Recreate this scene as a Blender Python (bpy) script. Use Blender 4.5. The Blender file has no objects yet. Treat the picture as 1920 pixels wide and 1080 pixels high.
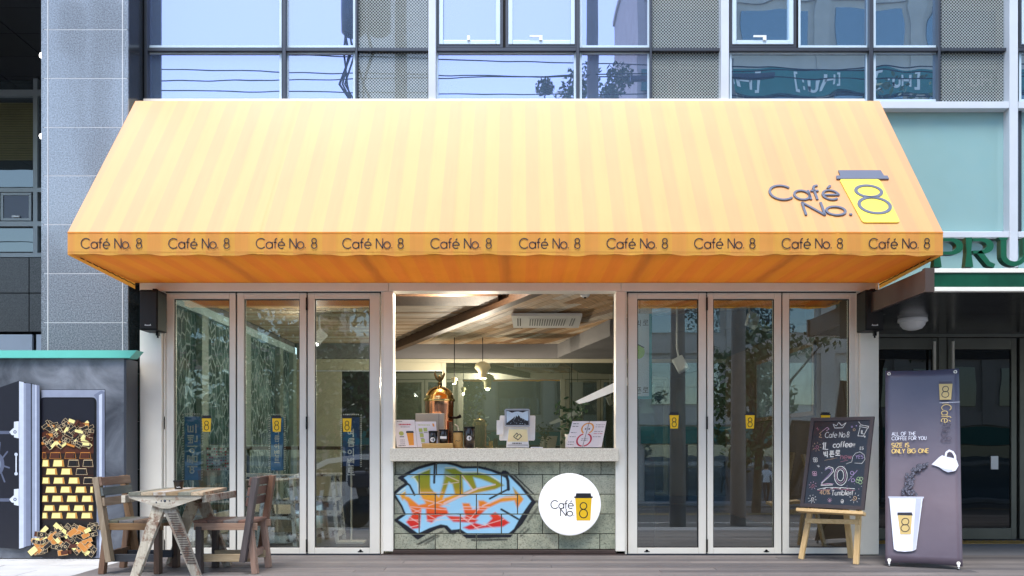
import bpy, math, random
import numpy as np
from mathutils import Vector, Matrix
random.seed(8)
R = math.radians
SC = bpy.context.scene
COL = SC.collection

# ------------------------------------------------------------------ camera, sky, sun, exposure
CX, CY, FPX, CD = 970.0, 840.0, 1600.0, 8.0
cam = bpy.data.cameras.new("camera"); camo = bpy.data.objects.new("camera", cam); COL.objects.link(camo)
camo.location = (0, -CD, 1.0); camo.rotation_euler = (R(90), 0, 0)
cam.sensor_width = 36; cam.lens = 30.0
cam.shift_x = -(CX-960)/1920; cam.shift_y = (CY-540)/1920
cam.clip_start = .05; cam.clip_end = 2000
SC.camera = camo
SUN_EL, SUN_AZ = 60, 190          # degrees; azimuth from +Y clockwise: the sun stands behind the camera, a bit to its left
world = bpy.data.worlds.new("World"); SC.world = world; world.use_nodes = True
wn = world.node_tree.nodes; wl = world.node_tree.links
sky = wn.new("ShaderNodeTexSky"); sky.sky_type = 'NISHITA'; sky.sun_disc = False
sky.sun_elevation = R(SUN_EL); sky.sun_rotation = R(SUN_AZ); sky.air_density = 1.2; sky.dust_density = 1.0; sky.ozone_density = 1.5
wl.new(sky.outputs[0], wn["Background"].inputs[0]); wn["Background"].inputs[1].default_value = .15
sl = bpy.data.lights.new("sun", 'SUN'); sl.energy = 1.5; sl.angle = R(26); sl.color = (1, .96, .9)
so = bpy.data.objects.new("sun", sl); COL.objects.link(so)
sd = Vector((math.sin(R(SUN_AZ))*math.cos(R(SUN_EL)), math.cos(R(SUN_AZ))*math.cos(R(SUN_EL)), math.sin(R(SUN_EL))))
so.rotation_euler = (-sd).to_track_quat('-Z', 'Y').to_euler(); so.location = (0, -30, 40)
SC.view_settings.view_transform = 'Standard'; SC.view_settings.look = 'None'
SC.view_settings.exposure = 1.35; SC.view_settings.gamma = 1; SC.view_settings.use_curve_mapping = False
SC.cycles.max_bounces = 10; SC.cycles.diffuse_bounces = 5; SC.cycles.transparent_max_bounces = 24
SC.cycles.transmission_bounces = 6; SC.cycles.sample_clamp_indirect = 6

# ------------------------------------------------------------------ helpers
def lin(c):
    if len(c) == 3 and max(c) > 1.001: c = [x/255 for x in c]
    return [(x/12.92 if x <= .04045 else ((x+.055)/1.055)**2.4) for x in c]

def new_mat(name):
    m = bpy.data.materials.new(name); m.use_nodes = True
    return m, m.node_tree.nodes, m.node_tree.links, m.node_tree.nodes["Principled BSDF"]

def mix_rgb(nt, links, fac, a, b, blend='MIX'):
    n = nt.new("ShaderNodeMix"); n.data_type = 'RGBA'; n.blend_type = blend
    for k, v in ((0, fac), (6, a), (7, b)):
        if hasattr(v, 'default_value') and not isinstance(v, (list, tuple)): links.new(v, n.inputs[k])
        elif k == 0: n.inputs[0].default_value = v
        else: n.inputs[k].default_value = (*v[:3], 1)
    return n.outputs[2]

def noise(nt, links, vec, scale, detail=3, rough=.55, dist=0):
    n = nt.new("ShaderNodeTexNoise"); n.inputs["Scale"].default_value = scale; n.inputs["Detail"].default_value = detail
    n.inputs["Roughness"].default_value = rough; n.inputs["Distortion"].default_value = dist
    if vec is not None: links.new(vec, n.inputs["Vector"])
    return n.outputs["Fac"]

def ramp(nt, links, src, stops):
    n = nt.new("ShaderNodeValToRGB"); cr = n.color_ramp
    while len(cr.elements) < len(stops): cr.elements.new(.5)
    for e, (p, c) in zip(cr.elements, stops):
        e.position = p; e.color = (*c, 1) if len(c) == 3 else c
    links.new(src, n.inputs[0]); return n.outputs[0]

def position(nt, links, scale=(1, 1, 1), rnd=False):
    g = nt.new("ShaderNodeNewGeometry"); mp = nt.new("ShaderNodeMapping"); mp.inputs["Scale"].default_value = scale
    links.new(g.outputs["Position"], mp.inputs["Vector"])
    if rnd:
        oi = nt.new("ShaderNodeObjectInfo"); ml = nt.new("ShaderNodeMath"); ml.operation = 'MULTIPLY'; ml.inputs[1].default_value = 37
        links.new(oi.outputs["Random"], ml.inputs[0]); cb = nt.new("ShaderNodeCombineXYZ")
        for k in range(3): links.new(ml.outputs[0], cb.inputs[k])
        links.new(cb.outputs[0], mp.inputs["Location"])
    return mp.outputs[0]

def bump(nt, links, p, h, strength=.2, dist=.005):
    b = nt.new("ShaderNodeBump"); b.inputs["Strength"].default_value = strength; b.inputs["Distance"].default_value = dist
    links.new(h, b.inputs["Height"]); links.new(b.outputs[0], p.inputs["Normal"])

def mat(name, col, rough=.5, metal=0, var=.12, vscale=3, bscale=60, bstr=.08, spec=.5, coat=0, stretch=(1, 1, 1), rnd=False, emit=0):
    m, nt, lk, p = new_mat(name)
    v = position(nt, lk, stretch, rnd)
    f = noise(nt, lk, v, vscale, 4)
    c0 = [x*(1-var) for x in col]; c1 = [min(1, x*(1+var)) for x in col]
    lk.new(ramp(nt, lk, f, [(.3, c0), (.7, c1)]), p.inputs["Base Color"])
    p.inputs["Roughness"].default_value = rough; p.inputs["Metallic"].default_value = metal
    p.inputs["Specular IOR Level"].default_value = spec; p.inputs["Coat Weight"].default_value = coat
    if bstr: bump(nt, lk, p, noise(nt, lk, v, bscale, 3), bstr)
    if emit:
        p.inputs["Emission Color"].default_value = (*col, 1); p.inputs["Emission Strength"].default_value = emit
    return m

def wood(name, a, b, axis='x', rough=.6, worn=None, rnd=True):
    """planks: long grain along one axis, per-board tone"""
    m, nt, lk, p = new_mat(name)
    st = {'x': (1.2, 14, 14), 'y': (14, 1.2, 14), 'z': (14, 14, 1.2)}[axis]
    v = position(nt, lk, st, rnd)
    f = noise(nt, lk, v, 3.2, 6, .65, .6)
    c = ramp(nt, lk, f, [(.28, a), (.55, [(x+y)/2 for x, y in zip(a, b)]), (.75, b)])
    if rnd:
        oi = nt.new("ShaderNodeObjectInfo")
        tone = ramp(nt, lk, oi.outputs["Random"], [(0, (.62, .62, .64)), (1, (1.25, 1.2, 1.15))])
        c = mix_rgb(nt, lk, 1.0, c, tone, 'MULTIPLY')
    if worn:
        w = ramp(nt, lk, noise(nt, lk, position(nt, lk), 11, 5, .7), [(.5, (0, 0, 0)), (.62, (1, 1, 1))])
        c = mix_rgb(nt, lk, w, c, worn)
    lk.new(c, p.inputs["Base Color"]); p.inputs["Roughness"].default_value = rough
    bump(nt, lk, p, f, .25, .004)
    return m

def glass(name, tint=(.9, .95, .93), base=.08, edge=.5, rough=0.0, wavy=0, ):
    m, nt, lk, p = new_mat(name); nt.remove(p)
    out = nt["Material Output"]
    t = nt.new("ShaderNodeBsdfTransparent"); t.inputs[0].default_value = (*tint, 1)
    g = nt.new("ShaderNodeBsdfGlossy"); g.inputs["Roughness"].default_value = rough; g.inputs[0].default_value = (1, 1, 1, 1)
    lw = nt.new("ShaderNodeLayerWeight"); lw.inputs[0].default_value = .5
    pw = nt.new("ShaderNodeMath"); pw.operation = 'POWER'; pw.inputs[1].default_value = 4; lk.new(lw.outputs["Facing"], pw.inputs[0])
    ma = nt.new("ShaderNodeMath"); ma.operation = 'MULTIPLY_ADD'; ma.inputs[1].default_value = edge; ma.inputs[2].default_value = base
    lk.new(pw.outputs[0], ma.inputs[0])
    mx = nt.new("ShaderNodeMixShader"); lk.new(ma.outputs[0], mx.inputs[0]); lk.new(t.outputs[0], mx.inputs[1]); lk.new(g.outputs[0], mx.inputs[2])
    if wavy:
        b = nt.new("ShaderNodeBump"); b.inputs["Strength"].default_value = wavy; b.inputs["Distance"].default_value = .02
        lk.new(noise(nt, lk, position(nt, lk), 1.6, 1), b.inputs["Height"]); lk.new(b.outputs[0], g.inputs["Normal"])
    lk.new(mx.outputs[0], out.inputs[0]); return m

def mirror_glass(name, body, refl, tint=(1, 1, 1), wavy=.05, rough=0.0, wscale=1.7):
    """coated office glazing: dark body and a strong, slightly wavy reflection"""
    m, nt, lk, p = new_mat(name); nt.remove(p); out = nt["Material Output"]
    d = nt.new("ShaderNodeBsdfDiffuse"); d.inputs[0].default_value = (*body, 1)
    g = nt.new("ShaderNodeBsdfGlossy"); g.inputs["Roughness"].default_value = rough; g.inputs[0].default_value = (*tint, 1)
    mx = nt.new("ShaderNodeMixShader"); mx.inputs[0].default_value = refl
    b = nt.new("ShaderNodeBump"); b.inputs["Strength"].default_value = wavy; b.inputs["Distance"].default_value = .05
    lk.new(noise(nt, lk, position(nt, lk, rnd=True), wscale, 1), b.inputs["Height"]); lk.new(b.outputs[0], g.inputs["Normal"])
    lk.new(d.outputs[0], mx.inputs[1]); lk.new(g.outputs[0], mx.inputs[2]); lk.new(mx.outputs[0], out.inputs[0]); return m

class Plane:
    def __init__(s, o, u, v, n=None):
        s.o, s.u, s.v = Vector(o), Vector(u), Vector(v); s.n = (Vector(n) if n else s.u.cross(s.v)).normalized()
    def at(s, a, b, h=0): return s.o + s.u*a + s.v*b + s.n*h

def PX(D):                                   # vertical plane parallel to the facade, addressed in photo pixels
    k = D/FPX
    return Plane((-CX*k, D-CD, 1+CY*k), (k, 0, 0), (0, 0, -k), (0, -1, 0))
def wx(px, D=8.0): return (px-CX)*D/FPX
def wz(py, D=8.0): return 1-(py-CY)*D/FPX
def W(px, py, D=8.0): return Vector((wx(px, D), D-CD, wz(py, D)))

class MB:
    def __init__(s): s.v, s.f, s.m, s.sm = [], [], [], []
    def add(s, vs, fs, mi=0, smooth=False):
        o = len(s.v); s.v += [tuple(x) for x in vs]
        for f in fs: s.f.append([o+i for i in f]); s.m.append(mi); s.sm.append(smooth)
        return s
    def box(s, x0, x1, y0, y1, z0, z1, mi=0):
        vs = [(x, y, z) for z in (z0, z1) for y in (y0, y1) for x in (x0, x1)]
        return s.add(vs, [(0, 2, 3, 1), (4, 5, 7, 6), (0, 1, 5, 4), (2, 6, 7, 3), (0, 4, 6, 2), (1, 3, 7, 5)], mi)
    def bar(s, a, b, w, h, up=(0, 0, 1), mi=0, w2=None, h2=None):
        a, b = Vector(a), Vector(b); d = (b-a).normalized(); up = Vector(up)
        sx = d.cross(up).normalized(); sy = sx.cross(d).normalized(); vs = []
        for p, ww, hh in ((a, w, h), (b, w2 or w, h2 or h)):
            for i, j in ((-1, -1), (1, -1), (1, 1), (-1, 1)): vs.append(p+sx*(ww/2*i)+sy*(hh/2*j))
        return s.add(vs, [(3, 2, 1, 0), (4, 5, 6, 7), (0, 1, 5, 4), (1, 2, 6, 5), (2, 3, 7, 6), (3, 0, 4, 7)], mi)
    def prism(s, poly, pl, h0, h1, mi=0, mside=None):
        n = len(poly); vs = [pl.at(a, b, h0) for a, b in poly]+[pl.at(a, b, h1) for a, b in poly]
        s.add(vs, [tuple(range(n, 2*n)), tuple(range(n-1, -1, -1))], mi)
        return s.add(vs, [(i, (i+1) % n, n+(i+1) % n, n+i) for i in range(n)], mi if mside is None else mside)
    def flat(s, poly, pl, h, mi=0): return s.add([pl.at(a, b, h) for a, b in poly], [tuple(range(len(poly)))], mi)
    def ribbon(s, pts, w, pl, h, mi=0, closed=False, depth=0):
        pts = [Vector((p[0], p[1])) for p in pts]; n = len(pts)
        if closed and (pts[0]-pts[-1]).length < 1e-6: pts.pop(); n -= 1
        if not closed and not callable(w):
            for i in range(1, n-1):
                a, b = pts[i]-pts[i-1], pts[i+1]-pts[i]
                if a.length > 1e-9 and b.length > 1e-9 and a.normalized().dot(b.normalized()) < -.15:
                    s.ribbon(pts[:i+1], w, pl, h, mi, False, depth); return s.ribbon(pts[i:], w, pl, h, mi, False, depth)
        L, Rr = [], []
        for i, p in enumerate(pts):
            ww = w(i/(n-1)) if callable(w) else w
            a = pts[i-1] if (i > 0 or closed) else None
            b = pts[(i+1) % n] if (i < n-1 or closed) else None
            d1 = (p-a).normalized() if a is not None else None; d2 = (b-p).normalized() if b is not None else None
            if d1 is None: d1 = d2
            if d2 is None: d2 = d1
            t = d1+d2
            t = t.normalized() if t.length > 1e-4 else d1
            nn = Vector((-t.y, t.x)); c = max(.8, nn.dot(Vector((-d1.y, d1.x))))
            L.append(p+nn*(ww/2/c)); Rr.append(p-nn*(ww/2/c))
        vs = [pl.at(q.x, q.y, h) for q in L]+[pl.at(q.x, q.y, h) for q in Rr]
        seg = n if closed else n-1
        s.add(vs, [(i, (i+1) % n, n+(i+1) % n, n+i) for i in range(seg)], mi)
        if depth:
            vb = [pl.at(q.x, q.y, h-depth) for q in L]+[pl.at(q.x, q.y, h-depth) for q in Rr]
            fs = []
            for i in range(seg):
                j = (i+1) % n
                fs += [(i, 2*n+i, 2*n+j, j), (n+i, n+j, 3*n+j, 3*n+i)]
            if not closed: fs += [(0, n, 3*n, 2*n), (n-1, 3*n-1, 4*n-1, 2*n-1)]
            s.add(vs+vb, fs, mi)
        return s
    def tube(s, pts, r, n=8, mi=0, cap=True):
        pts = [Vector(p) for p in pts]; o = []; up0 = None
        for i, p in enumerate(pts):
            d = (pts[min(i+1, len(pts)-1)]-pts[max(i-1, 0)]).normalized()
            if up0 is None: up0 = Vector((0, 0, 1)) if abs(d.z) < .9 else Vector((1, 0, 0))
            sx = d.cross(up0).normalized(); sy = sx.cross(d)
            rr = r[i] if isinstance(r, (list, tuple)) else r
            o += [p+sx*rr*math.cos(2*math.pi*k/n)+sy*rr*math.sin(2*math.pi*k/n) for k in range(n)]
        fs = [(i*n+k, i*n+(k+1) % n, (i+1)*n+(k+1) % n, (i+1)*n+k) for i in range(len(pts)-1) for k in range(n)]
        s.add(o, fs, mi, True)
        if cap: s.add(o, [tuple(range(n-1, -1, -1)), tuple(range((len(pts)-1)*n, len(pts)*n))], mi)
        return s
    def lathe(s, prof, c, n=24, mi=0, axis='z'):
        c = Vector(c); vs = []
        for r, z in prof:
            for k in range(n):
                a = 2*math.pi*k/n; p = (r*math.cos(a), r*math.sin(a), z)
                if axis == 'y': p = (p[0], -p[2], p[1])
                if axis == 'x': p = (p[2], p[0], p[1])
                vs.append(c+Vector(p))
        fs = [(i*n+k, i*n+(k+1) % n, (i+1)*n+(k+1) % n, (i+1)*n+k) for i in range(len(prof)-1) for k in range(n)]
        s.add(vs, fs, mi, True)
        if prof[0][0] > 1e-5: s.add(vs[:n], [tuple(range(n-1, -1, -1))], mi)
        if prof[-1][0] > 1e-5: s.add(vs[-n:], [tuple(range(n))], mi)
        return s
    def disc(s, c, r, pl, h, mi=0, n=40, ry=None):
        return s.flat([(c[0]+r*math.cos(2*math.pi*k/n), c[1]+(ry or r)*math.sin(2*math.pi*k/n)) for k in range(n)], pl, h, mi)
    def build(s, name, mats, parent=None, bevel=0, seg=2, origin=None):
        if not isinstance(mats, (list, tuple)): mats = [mats]
        off = wloc(parent) if parent else (Vector(origin) if origin else Vector())
        me = bpy.data.meshes.new(name); me.from_pydata([tuple(Vector(v)-off) for v in s.v], [], s.f)
        for m in mats: me.materials.append(m)
        me.polygons.foreach_set("material_index", s.m); me.polygons.foreach_set("use_smooth", s.sm); me.update()
        o = bpy.data.objects.new(name, me); COL.objects.link(o)
        if parent: o.parent = parent
        elif origin: o.location = off
        if bevel:
            b = o.modifiers.new("bevel", 'BEVEL'); b.width = bevel; b.segments = seg; b.limit_method = 'ANGLE'; b.angle_limit = R(40)
        return o

def wloc(o):
    v = Vector()
    while o: v += o.location; o = o.parent
    return v
def tag(o, label=None, cat=None, group=None, kind=None):
    for k, x in (("label", label), ("category", cat), ("group", group), ("kind", kind)):
        if x: o[k] = x
    return o
def thing(name, label, cat, loc=(0, 0, 0), group=None):
    o = bpy.data.objects.new(name, None); COL.objects.link(o); o.location = loc; o.empty_display_size = .1
    return tag(o, label, cat, group)
def struct(name, mb, m, **k): return tag(mb.build(name, m, **k), kind="structure")
def dup(root, loc, label=None, rot=0):
    def cp(o, par):
        c = o.copy(); COL.objects.link(c)
        if par: c.parent = par
        for ch in list(o.children): cp(ch, c)
        return c
    r = cp(root, None); r.location = loc; r.rotation_euler.z += rot
    if label: r["label"] = label
    return r
def B(*a): return MB().box(*a)
def pbox(x0, x1, y0, y1, Df, Db):
    """box given by its front rectangle in photo pixels at distance Df, going back to distance Db"""
    return MB().box(wx(x0, Df), wx(x1, Df), Df-CD, Db-CD, wz(y1, Df), wz(y0, Df))

# ------------------------------------------------------------------ single-line lettering
def arc(cx, cy, rx, ry, a0, a1, n=18):
    return [(cx+rx*math.cos(R(a0+(a1-a0)*i/n)), cy+ry*math.sin(R(a0+(a1-a0)*i/n))) for i in range(n+1)]
def circ(cx, cy, r, ry=None): return arc(cx, cy, r, ry or r, 0, 360, 28)
GL = {
 ' ': ([], .3), 'A': ([[(0, 0), (.34, 1), (.68, 0)], [(.13, .34), (.55, .34)]], .68),
 'B': ([[(0, 0), (0, 1), (.28, 1)]+arc(.28, .76, .26, .24, 90, -90)+[(0, .52)], [(.28, .52)]+arc(.3, .26, .28, .26, 90, -90)+[(0, 0)]], .58),
 'C': ([arc(.5, .5, .5, .5, 42, 318, 30)], .9), 'E': ([[(.5, 1), (0, 1), (0, 0), (.5, 0)], [(0, .52), (.44, .52)]], .5),
 'F': ([[(.5, 1), (0, 1), (0, 0)], [(0, .5), (.42, .5)]], .48), 'G': ([arc(.45, .5, .45, .5, 45, 360, 28)+[(.5, .5)]], .9),
 'H': ([[(0, 0), (0, 1)], [(.6, 0), (.6, 1)], [(0, .5), (.6, .5)]], .6), 'I': ([[(0, 0), (0, 1)]], .02),
 'L': ([[(0, 1), (0, 0), (.46, 0)]], .46), 'N': ([[(0, 0), (0, 1), (.66, 0), (.66, 1)]], .66),
 'O': ([arc(.4, .5, .4, .5, 0, 360, 28)], .8), 'P': ([[(0, 0), (0, 1), (.3, 1)]+arc(.3, .73, .26, .27, 90, -90)+[(0, .46)]], .56),
 'R': ([[(0, 0), (0, 1), (.3, 1)]+arc(.3, .73, .26, .27, 90, -90)+[(0, .46)], [(.28, .46), (.58, 0)]], .58),
 'S': ([arc(.28, .75, .27, .25, 40, 270, 14)+arc(.28, .25, .28, .25, 90, -140, 14)], .56), 'T': ([[(0, 1), (.6, 1)], [(.3, 1), (.3, 0)]], .6),
 'U': ([[(0, 1), (0, .3)]+arc(.3, .3, .3, .3, 180, 360)+[(.6, 1)]], .6), 'Y': ([[(0, 1), (.32, .48), (.64, 1)], [(.32, .48), (.32, 0)]], .64),
 'Z': ([[(0, 1), (.58, 1), (0, 0), (.58, 0)]], .58), 'M': ([[(0, 0), (.05, 1), (.4, .2), (.75, 1), (.8, 0)]], .8),
 'a': ([circ(.32, .32, .32), [(.64, 0), (.64, .65)]], .64), 'b': ([[(0, 1), (0, 0)], circ(.3, .32, .3, .32)], .6),
 'c': ([arc(.3, .32, .3, .32, 45, 315)], .55), 'e': ([[(.02, .33), (.66, .33)]+arc(.33, .33, .33, .33, 0, 312, 24)], .66),
 'é': ([[(.02, .33), (.66, .33)]+arc(.33, .33, .33, .33, 0, 312, 24), [(.3, .8), (.46, 1.0)]], .66),
 'f': ([[(.16, 0), (.16, .8)]+arc(.36, .8, .2, .2, 180, 85, 8), [(0, .62), (.34, .62)]], .36), 'l': ([[(0, 0), (0, 1)]], .03),
 'm': ([[(0, 0), (0, .6)], [(0, .42)]+arc(.17, .42, .17, .2, 180, 0, 8)+[(.34, 0)], [(.34, .42)]+arc(.51, .42, .17, .2, 180, 0, 8)+[(.68, 0)]], .68),
 'n': ([[(0, 0), (0, .62)], [(0, .4)]+arc(.22, .4, .22, .22, 180, 0, 8)+[(.44, 0)]], .44), 'o': ([circ(.33, .33, .33)], .66),
 'r': ([[(0, 0), (0, .62)], [(0, .4)]+arc(.2, .4, .2, .22, 180, 60, 6)], .28), 'u': ([[(0, .62), (0, .22)]+arc(.22, .22, .22, .22, 180, 360, 8)+[(.44, .62)], [(.44, .3), (.44, 0)]], .44),
 '0': ([arc(.33, .5, .33, .5, 0, 360, 26)], .66), '1': ([[(.0, .76), (.2, 1), (.2, 0)]], .24), '2': ([arc(.3, .7, .3, .3, 165, -35, 14)+[(0, 0), (.62, 0)]], .62),
 '4': ([[(.45, 0), (.45, 1), (0, .3), (.62, .3)]], .62), '8': ([circ(.31, .765, .235), circ(.31, .27, .27)], .62),
 '%': ([circ(.15, .8, .15), circ(.6, .2, .15), [(.62, 1), (.12, 0)]], .75), '!': ([[(.05, 1), (.03, .3)], [(.03, .1), (.03, 0)]], .1),
 '~': ([[(0, .3), (.12, .4), (.24, .28), (.36, .38)]], .36), '.': ([[(0, .05), (.09, .05)]], .1), '[': ([[(.2, 1.1), (0, 1.1), (0, -.1), (.2, -.1)]], .2),
 ']': ([[(0, 1.1), (.2, 1.1), (.2, -.1), (0, -.1)]], .2), ':': ([[(0, .15), (.1, .15)], [(0, .55), (.1, .55)]], .1),
 '-': ([[(0, .4), (.3, .4)]], .3), '|': ([[(0, -.2), (0, 1.2)]], .05), 't': ([[(.14, .9), (.14, 0)], [(0, .62), (.3, .62)]], .3), 'w': ([[(0, .6), (.15, 0), (.3, .6), (.45, 0), (.6, .6)]], .6),
}
KO = {
 'yeo': [circ(.26, .55, .2), [(.78, 0), (.78, 1)], [(.48, .7), (.78, .7)], [(.48, .42), (.78, .42)]],
 'reum': [[(.15, 1), (.85, 1), (.85, .83), (.15, .83), (.15, .66), (.85, .66)], [(0, .5), (1, .5)], [(.2, .05), (.8, .05), (.8, .35), (.2, .35), (.2, .05)]],
 'i': [circ(.3, .55, .22), [(.8, 0), (.8, 1)]],
 'ben': [[(.05, .95), (.05, .5), (.4, .5), (.4, .95)], [(.05, .72), (.4, .72)], [(.46, .7), (.62, .7)], [(.62, .4), (.62, 1)], [(.84, .35), (.84, 1)], [(.2, .3), (.2, .05), (.85, .05)]],
 'teu': [[(.15, .95), (.85, .95)], [(.15, .95), (.15, .45), (.85, .45)], [(.15, .7), (.8, .7)], [(0, .15), (1, .15)]],
 'bik': [[(.08, .95), (.1, .5), (.48, .5), (.46, .95)], [(.1, .72), (.46, .72)], [(.8, .4), (.8, 1)], [(.2, .3), (.8, .3), (.76, 0)]],
 'peun': [[(.1, .95), (.9, .95)], [(.34, .95), (.3, .62)], [(.66, .95), (.7, .62)], [(.1, .62), (.9, .62)], [(0, .42), (1, .42)], [(.25, .3), (.25, .05), (.85, .05)]],
 'ro': [[(.15, .98), (.85, .98), (.83, .78), (.18, .78), (.15, .55), (.88, .55)], [(.5, .5), (.5, .22)], [(0, .2), (1, .2)]],
}
def text_width(t, sp=.14): return sum(GL[c][1]+sp for c in t)-sp
def text(mb, t, pl, x, y, h, w, hoff, mi=0, sp=.14, T=None, depth=0, xs=1):
    """T maps design units (already scaled to h) onto plane coordinates"""
    T = T or (lambda a, b: (x+a, y+b)); pen = 0
    for c in t:
        for st in GL[c][0]:
            cl = len(st) > 3 and math.dist(st[0], st[-1]) < 1e-4
            mb.ribbon([T((pen+a)*h*xs, b*h) for a, b in st], w, pl, hoff, mi, cl, depth)
        pen += GL[c][1]+sp
    return pen*h*xs
def korean(mb, key, pl, T, w, hoff, mi=0):
    for st in KO[key]:
        cl = len(st) > 3 and math.dist(st[0], st[-1]) < 1e-4
        mb.ribbon([T(a, b) for a, b in st], w, pl, hoff, mi, cl)
def clip(poly, a, b):
    """keep the part of a convex polygon left of the directed line a->b"""
    out = []; n = len(poly); sd_ = lambda p: (b[0]-a[0])*(p[1]-a[1])-(b[1]-a[1])*(p[0]-a[0])
    for i in range(n):
        p, q = poly[i], poly[(i+1) % n]; dp, dq = sd_(p), sd_(q)
        if dp >= 0: out.append(p)
        if (dp > 0 > dq) or (dp < 0 < dq):
            t = dp/(dp-dq); out.append((p[0]+(q[0]-p[0])*t, p[1]+(q[1]-p[1])*t))
    return out

# ------------------------------------------------------------------ materials
M = {}
M['cream'] = mat("cream_painted_steel", lin((238, 234, 222)), .45, var=.05, bscale=25, bstr=.02)
M['alu'] = mat("satin_aluminium", lin((230, 226, 214)), .33, .0, var=.04, bstr=0)
M['alu_dark'] = mat("dark_anodised_metal", lin((70, 74, 82)), .35, .5, var=.06, bstr=0)
M['white_alu'] = mat("white_powder_coated_metal", lin((198, 204, 212)), .4, 0, var=.04, bstr=0)
M['gasket'] = mat("black_rubber", (.012, .012, .013), .6, var=.2, bstr=0)
M['black'] = mat("black_plastic", (.005, .005, .006), .5, var=.2, bstr=.03, spec=.2)
M['white'] = mat("white_plastic", (.8, .8, .8), .35, var=.03, bstr=0)
M['lamp'] = mat("lit_lamp_opal", (1, .97, .92), .4, var=.0, bstr=0, emit=6)
M['opal'] = mat("opal_lamp_cover", (.75, .75, .74), .3, var=.03, bstr=0)
M['glass'] = glass("door_glass", (.87, .93, .92), .185, .4, wavy=.006)
M['glass_mesh'] = glass("cover_glass", (.93, .95, .95), .035, .4, wavy=.01)
M['glass_clear'] = glass("clear_glass", (.8, .86, .84), .05, .4)
M['ink'] = mat("black_ink", (.016, .016, .02), .5, var=.1, bstr=0)
M['yellow'] = mat("cup_yellow", lin((244, 196, 28)), .45, var=.03, bstr=0)
M['signgrey'] = mat("brushed_grey_metal", lin((98, 104, 120)), .45, .0, var=.05, bstr=0)
M['signyellow'] = mat("sign_yellow", lin((240, 214, 84)), .45, var=.03, bstr=0)

def granite(name, a, b, scale=75, rough=.28, sp=.5):
    m, nt, lk, p = new_mat(name); v = position(nt, lk)
    f = noise(nt, lk, v, scale, 2, .8); g = noise(nt, lk, v, scale*2.3, 2, .8)
    mx = nt.new("ShaderNodeMath"); mx.operation = 'ADD'; lk.new(f, mx.inputs[0]); lk.new(g, mx.inputs[1])
    hf = nt.new("ShaderNodeMath"); hf.operation = 'MULTIPLY'; hf.inputs[1].default_value = .5; lk.new(mx.outputs[0], hf.inputs[0])
    c = ramp(nt, lk, hf.outputs[0], [(.4, a), (.5, [(x+y)/2 for x, y in zip(a, b)]), (.6, b)])
    oi = nt.new("ShaderNodeObjectInfo"); tone = ramp(nt, lk, oi.outputs["Random"], [(0, (.92, .92, .92)), (1, (1.06, 1.06, 1.06))])
    lk.new(mix_rgb(nt, lk, 1, c, tone, 'MULTIPLY'), p.inputs["Base Color"])
    p.inputs["Roughness"].default_value = rough; p.inputs["Specular IOR Level"].default_value = sp
    if sp > .9: p.inputs["Coat Weight"].default_value = .7; p.inputs["Coat Roughness"].default_value = .06; p.inputs["Coat IOR"].default_value = 1.7
    return m
M['granite'] = granite("speckled_grey_granite", (.065, .076, .092), (.29, .325, .37), 75, .2, 1.0)
M['granite_dark'] = granite("polished_black_granite", (.012, .014, .018), (.05, .055, .06), 60, .2)
M['granite_brown'] = granite("dark_flecked_granite", (.02, .019, .019), (.12, .115, .11), 60, .3)
M['joint'] = mat("pale_sealant", (.58, .6, .62), .7, var=.1, bstr=0)

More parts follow.
